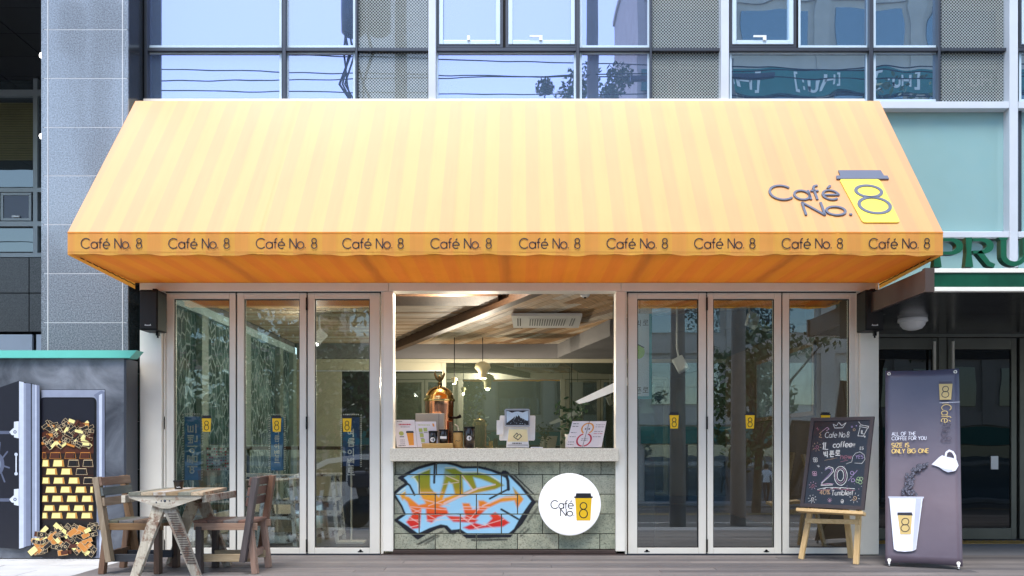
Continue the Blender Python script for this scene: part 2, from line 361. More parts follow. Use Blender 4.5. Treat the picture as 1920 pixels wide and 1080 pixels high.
def awning_mat(name, translucent=.42, gloss=.8, sat=1.0):
    m, nt, lk, p = new_mat(name); nt.remove(p); out = nt["Material Output"]
    g = nt.new("ShaderNodeNewGeometry"); sx = nt.new("ShaderNodeSeparateXYZ"); lk.new(g.outputs["Position"], sx.inputs[0])
    ml = nt.new("ShaderNodeMath"); ml.operation = 'MULTIPLY_ADD'; ml.inputs[1].default_value = 1/.232; ml.inputs[2].default_value = 50.13; lk.new(sx.outputs[0], ml.inputs[0])
    fr = nt.new("ShaderNodeMath"); fr.operation = 'FRACT'; lk.new(ml.outputs[0], fr.inputs[0])
    ya, yb, oc = lin((249, 191, 96)), lin((248, 186, 96)), lin((247, 180, 98))
    ya, yb, oc = [[c[0], c[1]*sat, c[2]*sat] for c in (ya, yb, oc)]
    r = nt.new("ShaderNodeValToRGB"); cr = r.color_ramp; cr.interpolation = 'CONSTANT'
    for pos, c in ((.44, oc), (.9, yb)): e = cr.elements.new(pos); e.color = (*c, 1)
    cr.elements[0].color = (*ya, 1); cr.elements[-1].position = .97; cr.elements[-1].color = (*ya, 1)
    lk.new(fr.outputs[0], r.inputs[0])
    v = position(nt, lk); c = mix_rgb(nt, lk, .3, r.outputs[0], ramp(nt, lk, noise(nt, lk, v, 1.3, 5), [(.3, (.8, .78, .72)), (.7, (1, 1, 1))]), 'MULTIPLY')
    c = mix_rgb(nt, lk, .25, c, ramp(nt, lk, noise(nt, lk, position(nt, lk, (9, .6, .6)), 1.5, 5, .7), [(.32, (.78, .74, .66)), (.55, (1, 1, 1))]), 'MULTIPLY')
    d = nt.new("ShaderNodeBsdfDiffuse"); t = nt.new("ShaderNodeBsdfTranslucent"); gl = nt.new("ShaderNodeBsdfGlossy"); gl.inputs["Roughness"].default_value = .45
    lk.new(c, d.inputs[0]); lk.new(mix_rgb(nt, lk, 1, c, (1, .88, .45), 'MULTIPLY'), t.inputs[0])
    b = nt.new("ShaderNodeBump"); b.inputs["Strength"].default_value = .2; b.inputs["Distance"].default_value = .02
    lk.new(noise(nt, lk, position(nt, lk, (1, 1, .5)), 4, 3), b.inputs["Height"]); lk.new(b.outputs[0], d.inputs["Normal"])
    mx = nt.new("ShaderNodeMixShader"); mx.inputs[0].default_value = translucent; lk.new(d.outputs[0], mx.inputs[1]); lk.new(t.outputs[0], mx.inputs[2])
    m2 = nt.new("ShaderNodeMixShader"); lw = nt.new("ShaderNodeLayerWeight"); lw.inputs[0].default_value = .5; pw = nt.new("ShaderNodeMath"); pw.operation = 'POWER'; pw.inputs[1].default_value = 2; lk.new(lw.outputs["Facing"], pw.inputs[0])
    mu_ = nt.new("ShaderNodeMath"); mu_.operation = 'MULTIPLY'; mu_.inputs[1].default_value = gloss; lk.new(pw.outputs[0], mu_.inputs[0]); lk.new(mu_.outputs[0], m2.inputs[0]); lk.new(mx.outputs[0], m2.inputs[1]); lk.new(gl.outputs[0], m2.inputs[2])
    lk.new(m2.outputs[0], out.inputs[0]); return m
M['awning'] = awning_mat("striped_yellow_awning_fabric")
M['awning_under'] = awning_mat("striped_awning_underside", .5, .0, .95)

def mesh_metal(name):
    m, nt, lk, p = new_mat(name); v = position(nt, lk)
    mp = nt.new("ShaderNodeMapping"); mp.inputs["Rotation"].default_value = (0, R(45), 0); lk.new(v, mp.inputs["Vector"])
    vo = nt.new("ShaderNodeTexVoronoi"); vo.inputs["Scale"].default_value = 46; vo.inputs["Randomness"].default_value = 0
    sc = nt.new("ShaderNodeMapping"); sc.inputs["Scale"].default_value = (1, 0, 1); lk.new(mp.outputs[0], sc.inputs["Vector"]); lk.new(sc.outputs[0], vo.inputs["Vector"])
    lk.new(ramp(nt, lk, vo.outputs["Distance"], [(.40, (.02, .021, .022)), (.44, (.5, .51, .5))]), p.inputs["Base Color"])
    p.inputs["Roughness"].default_value = .5; return m
M['mesh'] = mesh_metal("perforated_grey_metal")

def block_mat(name):
    m, nt, lk, p = new_mat(name); v = position(nt, lk, rnd=True)
    big = noise(nt, lk, v, 5, 6, .7); fine = noise(nt, lk, v, 70, 3, .7)
    c = ramp(nt, lk, big, [(.3, lin((122, 128, 118))), (.5, lin((158, 160, 144))), (.72, lin((184, 182, 164)))])
    c = mix_rgb(nt, lk, 1, c, ramp(nt, lk, fine, [(.34, (.45, .45, .43)), (.45, (.95, .95, .95)), (.7, (1.12, 1.12, 1.1))]), 'MULTIPLY')
    oi = nt.new("ShaderNodeObjectInfo"); c = mix_rgb(nt, lk, 1, c, ramp(nt, lk, oi.outputs["Random"], [(0, (.78, .8, .8)), (.4, (1, 1, .96)), (.7, (.9, .94, .88)), (1, (1.1, 1.08, 1.0))]), 'MULTIPLY')
    lk.new(c, p.inputs["Base Color"]); p.inputs["Roughness"].default_value = .92; bump(nt, lk, p, fine, .6, .006); return m
M['block'] = block_mat("split_concrete_block")
M['mortar'] = mat("dark_mortar", (.02, .02, .018), .9, var=.2, bstr=.2)
M['ledge'] = granite("cream_terrazzo", (.62, .54, .41), (.9, .84, .69), 95, .45)
M['trim_brown'] = wood("dark_brown_trim", (.035, .022, .018), (.08, .05, .042), 'x', .5, rnd=False)
M['deck'] = wood("weathered_deck_wood", (.112, .104, .102), (.225, .208, .202), 'x', .65)
M['deck_gap'] = mat("deck_gap", (.015, .013, .012), .9, bstr=0)
M['paving'] = mat("pale_paving_slab", lin((196, 196, 194)), .8, var=.12, vscale=2, bscale=80, bstr=.2, rnd=True)
M['paving_grey'] = mat("grey_paving", lin((120, 120, 122)), .8, var=.12, vscale=2, bscale=80, bstr=.2)

# ================================================================== LARGE STRUCTURE
# ---- ground: level under the building, then falling gently away across the street
def gz(y): return -.316 if y > -2.4 else -.316-(-2.4-y)*.045 if y > -36 else -.316-33.6*.045
M['asphalt'] = mat("asphalt", (.05, .05, .052), .85, var=.25, vscale=1.2, bscale=90, bstr=.4)
M['footway'] = mat("concrete_footway", (.3, .29, .28), .85, var=.15, vscale=1.5, bscale=60, bstr=.3)
g = MB()
for y0, y1 in ((-36, -2.4), (-400, -36), (-2.4, 60)):
    g.add([(-300, y0, gz(y0)-.004), (300, y0, gz(y0)-.004), (300, y1, gz(y1)-.004), (-300, y1, gz(y1)-.004)], [(0, 1, 2, 3)])
struct("ground", g, M['asphalt'])
def strip(name, y0, y1, m, lift, kerb=0):
    s = MB()
    a, b = gz(y0)+lift, gz(y1)+lift
    s.add([(-120, y0, a), (120, y0, a), (120, y1, b), (-120, y1, b), (-120, y0, a-.2), (120, y0, a-.2), (120, y1, b-.2), (-120, y1, b-.2)],
          [(0, 1, 2, 3), (0, 4, 5, 1), (2, 6, 7, 3), (0, 3, 7, 4), (1, 5, 6, 2)])
    return struct(name, s, m)
strip("pavement", -6.9, -2.4, M['footway'], .12)
strip("pavement", -36, -28.5, M['footway'], .12)
M['roadpaint'] = mat("white_road_paint", (.7, .7, .68), .7, var=.15, vscale=5, bstr=.1)
M['yellowpaint'] = mat("yellow_road_paint", (.6, .4, .05), .7, var=.15, vscale=5, bstr=.1)
for nm, yy, mm in (("road_marking", -7.5, 'yellowpaint'), ("road_marking", -11.5, 'roadpaint'), ("road_marking", -17.6, 'yellowpaint'), ("road_marking", -17.95, 'yellowpaint'), ("road_marking", -23.5, 'roadpaint'), ("road_marking", -27.6, 'yellowpaint')):
    a, b = yy, yy+.15
    struct(nm, MB().add([(-120, a, gz(a)+.004), (120, a, gz(a)+.004), (120, b, gz(b)+.004), (-120, b, gz(b)+.004)], [(0, 1, 2, 3)]), M[mm])

# ---- deck of weathered boards
DKX0, DKX1, DKY0, DKY1 = -3.5, 9.0, -2.38, -.035
dk = struct("deck", B(DKX0, DKX1, DKY0+.01, DKY1, -.3, -.03), M['deck_gap'])
bw = .138; nb = int((DKY1-DKY0)/bw)
for r in range(nb):
    y1 = DKY1-r*bw; x = DKX0
    first = random.uniform(.8, 2.6)
    while x < DKX1-.01:
        L = first if x == DKX0 else random.uniform(2.3, 3.4); first = None or 3
        xe = min(DKX1, x+L)
        o = MB().box(x+.0015, xe-.0015, y1-bw+.004, y1, -.028, random.uniform(-.0025, 0)).build("plank", M['deck'], dk, bevel=.002, seg=1)
        x = xe
# ---- pale paving left of the deck
pv = struct("terrace_paving", B(-14, DKX0-.006, -2.4, .6, -.3, -.03), M['deck_gap'])
yy = .55; k = 0
while yy > -2.35:
    xx = DKX0-.01-(.45 if k % 2 else .0)
    if k % 2: MB().box(xx+.003, DKX0-.01, yy-.3+.003, yy-.003, -.03, -.008).build("slab", M['paving'], pv)
    while xx > -7.6:
        MB().box(xx-.9+.003, xx-.003, yy-.3+.003, yy-.003, -.03, -.008+random.uniform(-.002, .001)).build("slab", M['paving'], pv)
        xx -= .9
    yy -= .3; k += 1
# ---- entrance floor right of the cafe
struct("entrance_floor", B(3.4, 9, DKY1+.004, 2.2, -.3, -.006), M['paving_grey'])

# ---- granite pillar
pil = thing("granite_pillar", "tall pillar clad in speckled grey granite left of the awning", "pillar", (-4.05, .3, 0))
x0, x1 = wx(80), wx(240)
B(x0+.012, x1-.012, .0014, 1.1, -.02, 9).build("core", M['joint'], pil)
joints = [wz(p) for p in (-220, -128, -36, 55.5, 147, 239, 329.5, 421, 513, 605, 697, 789, 881, 973)]+[0]
for a, b in zip(joints, joints[1:]):
    B(x0, x1, 0, .024, b+.0025, a-.0025).build("granite_panel", M['granite'], pil, bevel=.0015, seg=1)
    B(x1-.01, x1, .0245, .36, b+.0015, a-.0015).build("side_panel", M['granite_dark'], pil)
for xx in (x0+.05, x1-.05): B(xx-.004, xx+.004, -.0035, .002, .01, 8.9).build("edge_groove", M['joint'], pil)
B(x0-.03, x0+.001, .03, 1.1, 0, 9).build("side_cladding", M['granite'], pil)

# ---- recessed bay at far left
bay = thing("recessed_bay", "deep recessed office bay with dark soffit left of the granite pillar", "building", (-7.5, 4, 0))
DB = 12.0
XB1 = -4.5
sof_z = wz(147, DB)
sp = Plane((0, 0, sof_z), (1, 0, 0), (0, 1, 0), (0, 0, -1))
M['soffit'] = mat("dark_metal_soffit", (.035, .036, .042), .4, .2, var=.1, bstr=0)
yy = .2
B(-16, XB1, .2, 4.2, sof_z+.03, sof_z+.3).build("soffit_backing", M['gasket'], bay)
xs = [XB1-.9*i for i in range(8)]
while yy < 4.0:
    for a, b in zip(xs, xs[1:]): B(b+.008, a-.008, yy+.006, yy+.62, sof_z, sof_z+.029).build("soffit_panel", M['soffit'], bay)
    yy += .625
M['bayglass'] = mirror_glass("bay_glass", (.03, .04, .045), .14, (.8, .9, .9), .02)
M['bayframe'] = mat("grey_bay_frame", lin((150, 156, 158)), .4, .2, var=.05, bstr=0)
def bayrect(name, a, b, c, d, m, f=0, t=.05): return pbox(a, b, c, d, DB+f, DB+f+t).build(name, m, bay)
for a, b, c, d in ((-260, 62, 151, 168), (-260, 62, 183, 352), (-260, 62, 425, 472), (70, 150, 151, 168), (70, 150, 183, 352), (70, 150, 425, 472)):
    bayrect("glass_pane", a, b, c, d, M['bayglass'], .06, .02)
bl = MB()
for i in range(34):
    py = 190+i*3.2
    bl.box(wx(-250, DB), wx(60, DB), 4.052, 4.058, wz(py+2.4, DB), wz(py, DB))
tag(bl.build("blind", mat("olive_window_blind", lin((96, 92, 60)), .7, bstr=0), bay), kind="stuff")
for a, b, c, d in ((62, 70, 147, 482), (-260, 62, 168, 180), (70, 150, 168, 180), (-260, 62, 352, 360), (70, 150, 352, 360), (-260, 62, 415, 424), (70, 150, 415, 424), (-260, 62, 474, 482), (70, 150, 474, 482)):
    bayrect("frame_bar", a, b, c, d, M['bayframe'], 0, .08)
sash = pbox(5, 58, 363, 412, DB+.02, DB+.07).build("window_sash", mat("navy_window", (.012, .018, .05), .12, bstr=0), bay)
for a, b, c, d in ((1, 58.5, 361.5, 366), (1, 58.5, 409, 413.5), (1, 6, 366.2, 408.8), (54, 58.5, 366.2, 408.8)): pbox(a, b, c, d, DB+.01, DB+.06).build("sash_frame", M['bayframe'], sash)
pbox(22, 36, 404, 407, DB-.01, DB+.01).build("handle", M['white'], sash)
for a, b in ((-260, -60), (-59, 54), (55, 150)):
    for c, d in ((483, 549), (550, 622)): bayrect("granite_panel", a+.4, b-.4, c+.4, d-.4, M['granite_brown'], -.02, .1)
bayrect("panel_backing", -260, 150, 483, 622, M['gasket'], .085, .02)
for a, b in ((-260, 60), (68, 150)): bayrect("white_panel", a, b, 627, 720, M['white_alu'], .02, .05)
B(-20, XB1, 4.2, 4.4, 0, 9).build("wall", M['gasket'], bay)
for px, py in ((77, 106), (77, 257)):
    o = MB().lathe([(0, -.02), (.02, -.02), (.028, 0), (.028, .03)], W(px+5, py, 8.4), 14, axis='y').build("wall_lamp", M['lamp'], bay)

# ---- office curtain wall above and beside the cafe
DW = 8.35
off = thing("office_building", "glazed office facade with mirror panes and perforated panels above the awning", "building", (0, .4, 0))
M['skyglass'] = mirror_glass("mirror_office_glass", (.10, .15, .24), .5, (.68, .695, 1.0), .012)
M['skyglass2'] = mirror_glass("blue_office_glass", (.05, .09, .16), .55, (.8, .93, 1.0), .04)
M['frost'] = mirror_glass("frosted_teal_glass", lin((140, 176, 176)), .14, (.9, 1, 1), .25, .08, 3)
def orect(name, a, b, c, d, m, f=0, t=.05, par=None, bev=0): return pbox(a, b, c, d, DW+f, DW+f+t).build(name, m, par or off, bevel=bev)
TOP, TR, BOT = -170, 92, 192
def pane(a, b, c, d, m):
    o = orect("glass_pane", a, b, c, d, m, .03, .015)
    for q in ((a, a+4, c, d), (b-4, b, c, d), (a+4.2, b-4.2, c, c+4), (a+4.2, b-4.2, d-4, d)): orect("pane_edge", *q, M['palebead'], .02, .009, o)
    return o
M['palebead'] = mat("pale_glazing_bead", lin((196, 214, 226)), .35, .1, var=.04, bstr=0)
for a, b, m in ((276, 528, 'skyglass'), (537, 666, 'skyglass'), (1087, 1218, 'skyglass'), (1497, 1630, 'skyglass2'), (1638, 1759, 'skyglass2')):
    pane(a, b, TOP, TR-3, M[m])
for a, b, m in ((276, 528, 'skyglass'), (537, 666, 'skyglass'), (818, 1080, 'skyglass'), (1087, 1218, 'skyglass'), (1368, 1628, 'skyglass2'), (1638, 1759, 'skyglass2'), (1911, 2100, 'skyglass2')):
    pane(a, b, TR+5, BOT-2, M[m])
for a, b in ((670, 802), (1223, 1351), (1765, 1892)):
    for c, d in ((TOP, TR-2), (TR+3, BOT)): orect("mesh_panel", a, b, c, d, M['mesh'], .03, .02); orect("glass_pane", a, b, c, d, M['glass_mesh'], .012, .008)
for a, b, m in ((818, 943, 'skyglass'), (948, 1083, 'skyglass'), (1368, 1493, 'skyglass2'), (1911, 2100, 'skyglass2')):
    sh = orect("window_sash", a+13, b-13, TOP+13, TR-16, M[m], .02, .015)
    for q in ((a, a+5, TOP, TR-3), (b-5, b, TOP, TR-3), (a+5, b-5, TR-9, TR-3), (a+5, b-5, TOP, TOP+6)): orect("outer_frame", *q, M['alu_dark'], -.01, .05, sh)
    for q in ((a+5.2, a+13, TOP+6, TR-9.2), (b-13, b-5.2, TOP+6, TR-9.2), (a+13.2, b-13.2, TR-17, TR-9.2)): orect("sash_frame", *q, M['palebead'], -.02, .045, sh, .004)
    hx = a+45 if m == 'skyglass2' or a > 900 else a+58
    orect("handle", hx, hx+(24 if a > 900 else 5), TR-26, TR-23, M['white'], -.035, .012, sh); orect("handle_stem", hx+(18 if a > 900 else 0), hx+(24 if a > 900 else 5), TR-22.8, TR-17.2, M['white'], -.035, .012, sh)
orect("backing_wall", 230, 2120, TOP-20, BOT+4, M['gasket'], .08, .1)
for a, b in ((270, 276), (529, 536), (666, 670), (1080.5, 1086.5), (1218.5, 1222.5), (1630, 1637.5), (1759.5, 1764)): orect("mullion", a, b, TOP, BOT, M['alu_dark'], -.03, .1, bev=.004)
for a, b in ((803, 817), (1352, 1367), (1893, 1909)): orect("mullion", a, b, TOP, 501 if a > 1800 else BOT, M['white_alu'], -.075, .14, bev=.004)
for a, b in ((276.5, 528.5), (536.5, 665.5), (670.5, 802.5), (817.5, 1080), (1087, 1218), (1223, 1351.5), (1367.5, 1629.5), (1638, 1759), (1764.5, 1892.5), (1909.5, 2100)):
    orect("transom", a, b, TR-2.5, TR+3, M['alu_dark'], -.02, .06)
for a, b in ((1600, 1892.5), (1909.5, 2120)):
    orect("transom", a, b, 190, 203, M['white_alu'], -.07, .13, bev=.004); orect("transom", a, b, 434, 445, M['white_alu'], -.07, .13, bev=.004)
    orect("frosted_pane", a, b-(3 if b < 1900 else 0), 206, 433, M['frost'], .03, .015); orect("frosted_pane", a, b-3, 450, 560, M['frost'], .03, .015)
    orect("frame_bar", a, b, 445.3, 449.7, M['alu_dark'], -.01, .05); orect("frame_bar", a, b, 203.3, 206, M['alu_dark'], -.01, .05)
for a in (1886.5, 1910): orect("frame_bar", a, a+5.5, 206.5, 433.5, M['alu_dark'], -.005, .03)
B(-3.62, 3.36, .26, .45, 2.62, wz(192, DW)).build("wall", M['cream'], off)
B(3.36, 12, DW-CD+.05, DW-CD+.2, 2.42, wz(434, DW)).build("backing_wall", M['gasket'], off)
B(-3.62, 12, .5, .7, wz(192, DW), 12).build("upper_wall", M['alu_dark'], off)

# ---- cafe shell: posts, header, sill
caf = thing("cafe_front", "cream steel shopfront framing the folding glass doors and serving window", "shopfront", (0, .05, 0))
HB = 2.475
ym = .16
B(wx(262), wx(303), 0, ym, 0, 2.47).build("corner_post", M['cream'], caf, bevel=.004)
B(wx(1613), wx(1648), 0, ym, 0, 2.47).build("corner_post", M['cream'], caf, bevel=.004)
B(wx(718.5), wx(737), 0, ym, .03, 2.469).build("post", M['cream'], caf, bevel=.004)
B(wx(1154.5), wx(1172), 0, ym, .03, 2.469).build("post", M['cream'], caf, bevel=.004)
for a, b in ((262, 728), (728.6, 1164), (1164.6, 1648)): B(wx(a), wx(b), -.006, ym-.002, 2.471, 2.62).build("header", M['cream'], caf, bevel=.004)
for a, b in ((304, 307.5), (713.5, 718), (1172.5, 1176), (1608, 1612.5)): B(wx(a), wx(b), .03, ym, 0, 2.47).build("door_jamb", M['alu'], caf, bevel=.002)
for a, b in ((308, 713), (1176.5, 1607.5)):
    B(wx(a), wx(b), .03, ym, 2.462, 2.4705).build("door_track", M['gasket'], caf); B(wx(a), wx(b), .02, ym, -.01, .006).build("door_sill", M['alu_dark'], caf)
for s in (-1, 1):
    xx = wx(262)+.01 if s < 0 else wx(1648)-.01
    B(min(xx, xx+s*-.06), max(xx, xx+s*-.06), .165, 5.3, 0, .25 if s < 0 else 2.62).build("side_wall", M['cream'], caf)

# ---- interior shell
M['grey_wall'] = mat("grey_render", lin((112, 111, 112)), .85, var=.06, bstr=.1)
M['floor_in'] = mat("dark_floor", (.028, .024, .022), .3, var=.2, vscale=1.5, bstr=.05)
struct("floor", B(-3.47, 3.31, .18, 7.5, -.2, -.002), M['floor_in'])
CZ = 2.6
cl = struct("ceiling", B(-3.6, 3.4, .17, 7.5, CZ+.03, CZ+.1), mat("dark_ceiling", (.05, .032, .02), .8, bstr=0))
def cladding(name, rotz, stops):
    m, nt, lk, p = new_mat(name); oi = nt.new("ShaderNodeObjectInfo"); g = nt.new("ShaderNodeNewGeometry")
    r0 = nt.new("ShaderNodeMapping"); r0.inputs["Rotation"].default_value = (0, 0, rotz); lk.new(g.outputs["Position"], r0.inputs["Vector"])
    st = nt.new("ShaderNodeMapping"); st.inputs["Scale"].default_value = (1.1, 22, 22); lk.new(r0.outputs[0], st.inputs["Vector"])
    f = noise(nt, lk, st.outputs[0], 2.5, 6, .7, .5); base = ramp(nt, lk, oi.outputs["Random"], stops)
    gr = ramp(nt, lk, f, [(.3, (.55, .5, .46)), (.5, (1, 1, 1)), (.72, (1.3, 1.3, 1.3))])
    lk.new(mix_rgb(nt, lk, 1, base, gr, 'MULTIPLY'), p.inputs["Base Color"]); p.inputs["Roughness"].default_value = .6; bump(nt, lk, p, f, .2, .004); return m
CST = [(0, (.42, .22, .1)), (.2, (.58, .35, .17)), (.4, (.68, .48, .3)), (.65, (.74, .6, .45)), (.85, (.78, .7, .6)), (1, (.32, .17, .08))]
M['clad'] = cladding("reclaimed_ceiling_board", math.atan2(1.95+.22, 5.05)+math.pi/2, CST)
M['clad_x'] = cladding("reclaimed_ceiling_board_across", 0, [(0, (.5, .32, .18)), (.4, (.6, .44, .3)), (1, (.72, .62, .5))])
cpl = Plane((0, 0, CZ+.029), (1, 0, 0), (0, 1, 0), (0, 0, -1))
bA, bB_ = (-1.95, 5.25), (.22, .2)                    # line of the diagonal beam
dv = Vector((bA[0]-bB_[0], bA[1]-bB_[1])).normalized(); pn = Vector((dv.y, -dv.x))   # along the beam, and to its right
cnt = 0
for i in range(44):
    o0 = .06+i*.115; t = -4.5-random.random()*1.2
    while t < 6.5:
        L = random.uniform(.7, 1.6)
        base = Vector(bB_)
        q = [base+pn*a+dv*b for a, b in ((o0+.002, t+.002), (o0+.113, t+.002), (o0+.113, t+L-.002), (o0+.002, t+L-.002))]
        t += L
        poly = [(p.x, p.y) for p in q]
        for a, b in (((-3.4, .2), (3.3, .2)), ((3.3, .2), (3.3, 5.15)), ((3.3, 5.15), (-3.4, 5.15))): poly = clip(poly, a, b) if len(poly) > 2 else []
        if len(poly) < 3: continue
        MB().prism(poly, cpl, 0, random.uniform(.022, .03)).build("board", M['clad'], cl); cnt += 1
for i in range(40):
    y = .2+i*.125
    if y+.12 > 5.15: break
    x = -3.4-random.random()
    while x < .4:
        L = random.uniform(.9, 2.0)
        poly = [(max(-3.4, x+.002), y+.002), (x+L-.002, y+.002), (x+L-.002, y+.123), (max(-3.4, x+.002), y+.123)]; x += L
        lo = Vector(bB_)-pn*.06
        poly = clip(poly, (lo.x, lo.y), (lo.x+dv.x, lo.y+dv.y))
        if len(poly) < 3 or poly[1][0] < -3.39: continue
        MB().prism(poly, cpl, 0, random.uniform(.022, .03)).build("board", M['clad_x'], cl); cnt += 1
M['beam'] = wood("dark_brown_beam", (.055, .025, .012), (.13, .065, .03), 'y', .55, rnd=False)
be = MB().bar((bA[0], bA[1], CZ-.05), (bB_[0], bB_[1], CZ-.05), .11, .12)
struct("ceiling_beam", be, M['beam'])
struct("ceiling_beam", B(-3.4, -.2, .72, 1.3, CZ-.05, CZ+.01), M['beam'])
struct("bulkhead", MB().prism([(.62, 5.15), (1.15, 2.6), (3.3, 1.5), (3.3, 5.15)], Plane((0, 0, 2.39), (1, 0, 0), (0, 1, 0), (0, 0, 1)), 0, .21), M['grey_wall'])
struct("bulkhead", B(-3.4, 3.3, 5.15, 5.4, wz(672, 13.15), CZ+.02), M['grey_wall'])
struct("back_wall", B(-3.5, 3.4, 7.3, 7.5, 0, 2.7), mat("dim_back_wall", lin((96, 98, 90)), .8, bstr=.1))
M['dark_wall'] = mat("brown_side_wall", lin((84, 66, 52)), .8, var=.15, bstr=.15)
struct("wall", B(3.22, 3.31, .2, 7.3, 0, 2.6), M['dark_wall'])

# glazed partition at the back of the cafe
par = thing("glass_partition", "dark green glass partition across the back of the cafe room", "partition", (0, 5.2, 0))
M['pglass'] = mirror_glass("dark_green_glass", (.028, .036, .026), .2, (.9, 1, .9), .01)
M['pframe'] = mat("beige_partition_frame", lin((176, 172, 150)), .5, var=.06, bstr=0)
DP = 13.17
def prect(name, a, b, c, d, m, f=0, t=.05): return pbox(a, b, c, d, DP+f, DP+f+t).build(name, m, par)
prect("frame_bar", 540, 1420, 673, 680, M['pframe']); prect("frame_bar", 829, 836, 680.3, 930, M['pframe'])
prect("top_panel", 540, 828.7, 680.3, 694, M['pframe'], .01); prect("frame_bar", 540, 828.5, 694.3, 696, M['white_alu'], -.005)
prect("glass_pane", 700, 828.5, 697, 930, M['pglass'], .03, .02); prect("glass_pane", 836.5, 1071, 680.5, 930, M['pglass'], .03, .02); prect("glass_pane", 1072, 1420, 680.5, 930, M['pglass'], .03, .02)
prect("frame_bar", 540, 640, 696.5, 930, M['pframe'], .01)
prect("door_opening", 641, 699, 697, 930, M['gasket'], .05, .02)

# left window wall of the cafe with patterned film
M['film_frame'] = mat("grey_green_post", lin((132, 150, 144)), .5, var=.06, bstr=0)
lw_ = thing("side_window_wall", "row of side windows with leaf patterned film inside the cafe", "window", (-3.46, 2.5, 0))
def film(name):
    m, nt, lk, p = new_mat(name); v = position(nt, lk, (1, 1.0, .6)); out = nt["Material Output"]
    vo = nt.new("ShaderNodeTexVoronoi"); vo.feature = 'DISTANCE_TO_EDGE'; vo.inputs["Scale"].default_value = 9; lk.new(v, vo.inputs["Vector"])
    ed = ramp(nt, lk, vo.outputs["Distance"], [(.03, (1, 1, 1)), (.07, (0, 0, 0))])
    f = noise(nt, lk, position(nt, lk), 2.2, 5, .7)
    c = ramp(nt, lk, f, [(.35, (.04, .085, .09)), (.5, (.09, .17, .175)), (.62, (.2, .33, .36)), (.72, (.5, .6, .62))])
    lk.new(mix_rgb(nt, lk, ed, c, (.4, .52, .53)), p.inputs["Base Color"]); p.inputs["Roughness"].default_value = .15
    tr = nt.new("ShaderNodeBsdfTranslucent"); lk.new(mix_rgb(nt, lk, ed, c, (.5, .66, .64)), tr.inputs[0])
    mx = nt.new("ShaderNodeMixShader"); mx.inputs[0].default_value = .25; lk.new(p.outputs[0], mx.inputs[1]); lk.new(tr.outputs[0], mx.inputs[2]); lk.new(mx.outputs[0], out.inputs[0])
    return m
M['film'] = film("leaf_pattern_film")
ys = [.17, 1.4, 2.9, 4.4, 5.15]
for i in range(4):
    B(-3.475, -3.465, ys[i]+.0, ys[i+1]-.2, .255, 2.44).build("film_pane", M['film'], lw_)
    B(-3.53, -3.4, ys[i+1]-.195, ys[i+1]-.003, .255, 2.44).build("post", M['film_frame'], lw_)
B(-3.52, -3.42, .17, 5.15, 2.444, 2.54).build("head_rail", mat("pale_blue_rail", lin((176, 200, 204)), .45, bstr=0), lw_)
B(-3.5, -3.43, .17, 5.15, 2.543, 2.628).build("top_panel", M['grey_wall'], lw_)

# ---- entrance canopy and doors on the right
can = thing("entrance_canopy", "dark entrance canopy with green fascia right of the cafe", "canopy", (4.5, -.6, 2.2))
DC = 6.7; cz0 = wz(546, DC); cz1 = wz(503, DC); yc = DC-CD; xc = wx(1738, DC)
M['canopy_brown'] = mat("brown_metal_cladding", lin((88, 74, 68)), .35, .3, var=.08, bstr=0)
M['canopy_dark'] = mat("black_glossy_soffit", (.018, .018, .018), .22, var=.1, bstr=0)
M['green'] = mat("dark_green_enamel", (.006, .065, .035), .25, var=.25, vscale=6, bstr=0)
B(xc, xc+.03, yc+.06, -.13, cz0+.002, cz1-.002).build("side_fascia", M['canopy_brown'], can)
B(xc-.012, xc+.06, yc+.003, yc+.055, cz0-.004, cz1+.004).build("corner_trim", M['canopy_brown'], can)
B(xc+.031, 9, yc+.02, -.13, cz1-.03, cz1-.006).build("roof", M['alu_dark'], can)
B(xc+.061, 9, yc, yc+.05, wz(511, DC), cz1).build("fascia_rail", M['alu'], can, bevel=.003)
B(xc+.061, 9, yc, yc+.05, cz0, wz(538, DC)).build("fascia_rail", M['alu'], can, bevel=.003)
B(xc+.061, 9, yc+.012, yc+.05, wz(538, DC)+.001, wz(511, DC)-.001).build("green_fascia", M['green'], can)
sofy = [yc+.056, -.62, -.135]
xs = [xc+.032, 4.15, 5.1, 6.1, 9]
for i in range(2):
    for a, b in zip(xs, xs[1:]): B(a+.003, b-.003, sofy[i]+.003, sofy[i+1]-.003, cz0+.004, cz0+.02).build("soffit_panel", M['canopy_dark'], can)
B(xc+.032, 9, yc+.056, -.135, cz0+.022, cz0+.03).build("soffit_joint", M['alu'], can)
for a, b in ((3.40, 4.25), (4.255, 5.2), (5.205, 9)): B(a, b, -.125, 1.25, cz0+.004, cz0+.02).build("soffit_panel", M['canopy_dark'], can)
B(3.40, 9, -.125, 1.25, cz0+.024, cz0+.03).build("soffit_joint", M['alu'], can)
lampo = thing("ceiling_lamp", "white dome lamp under the dark entrance canopy", "lamp", (wx(1711, 8.15), .15, cz0))
MB().lathe([(.13, .0), (.135, -.03), (.125, -.035)], (wx(1711, 8.15), .15, cz0+.004), 28).build("rim", M['opal'], lampo)
MB().lathe([(.118, -.036), (.11, -.065), (.085, -.095), (.04, -.11), (.0, -.113)], (wx(1711, 8.15), .15, cz0+.004), 28).build("dome", M['opal'], lampo)

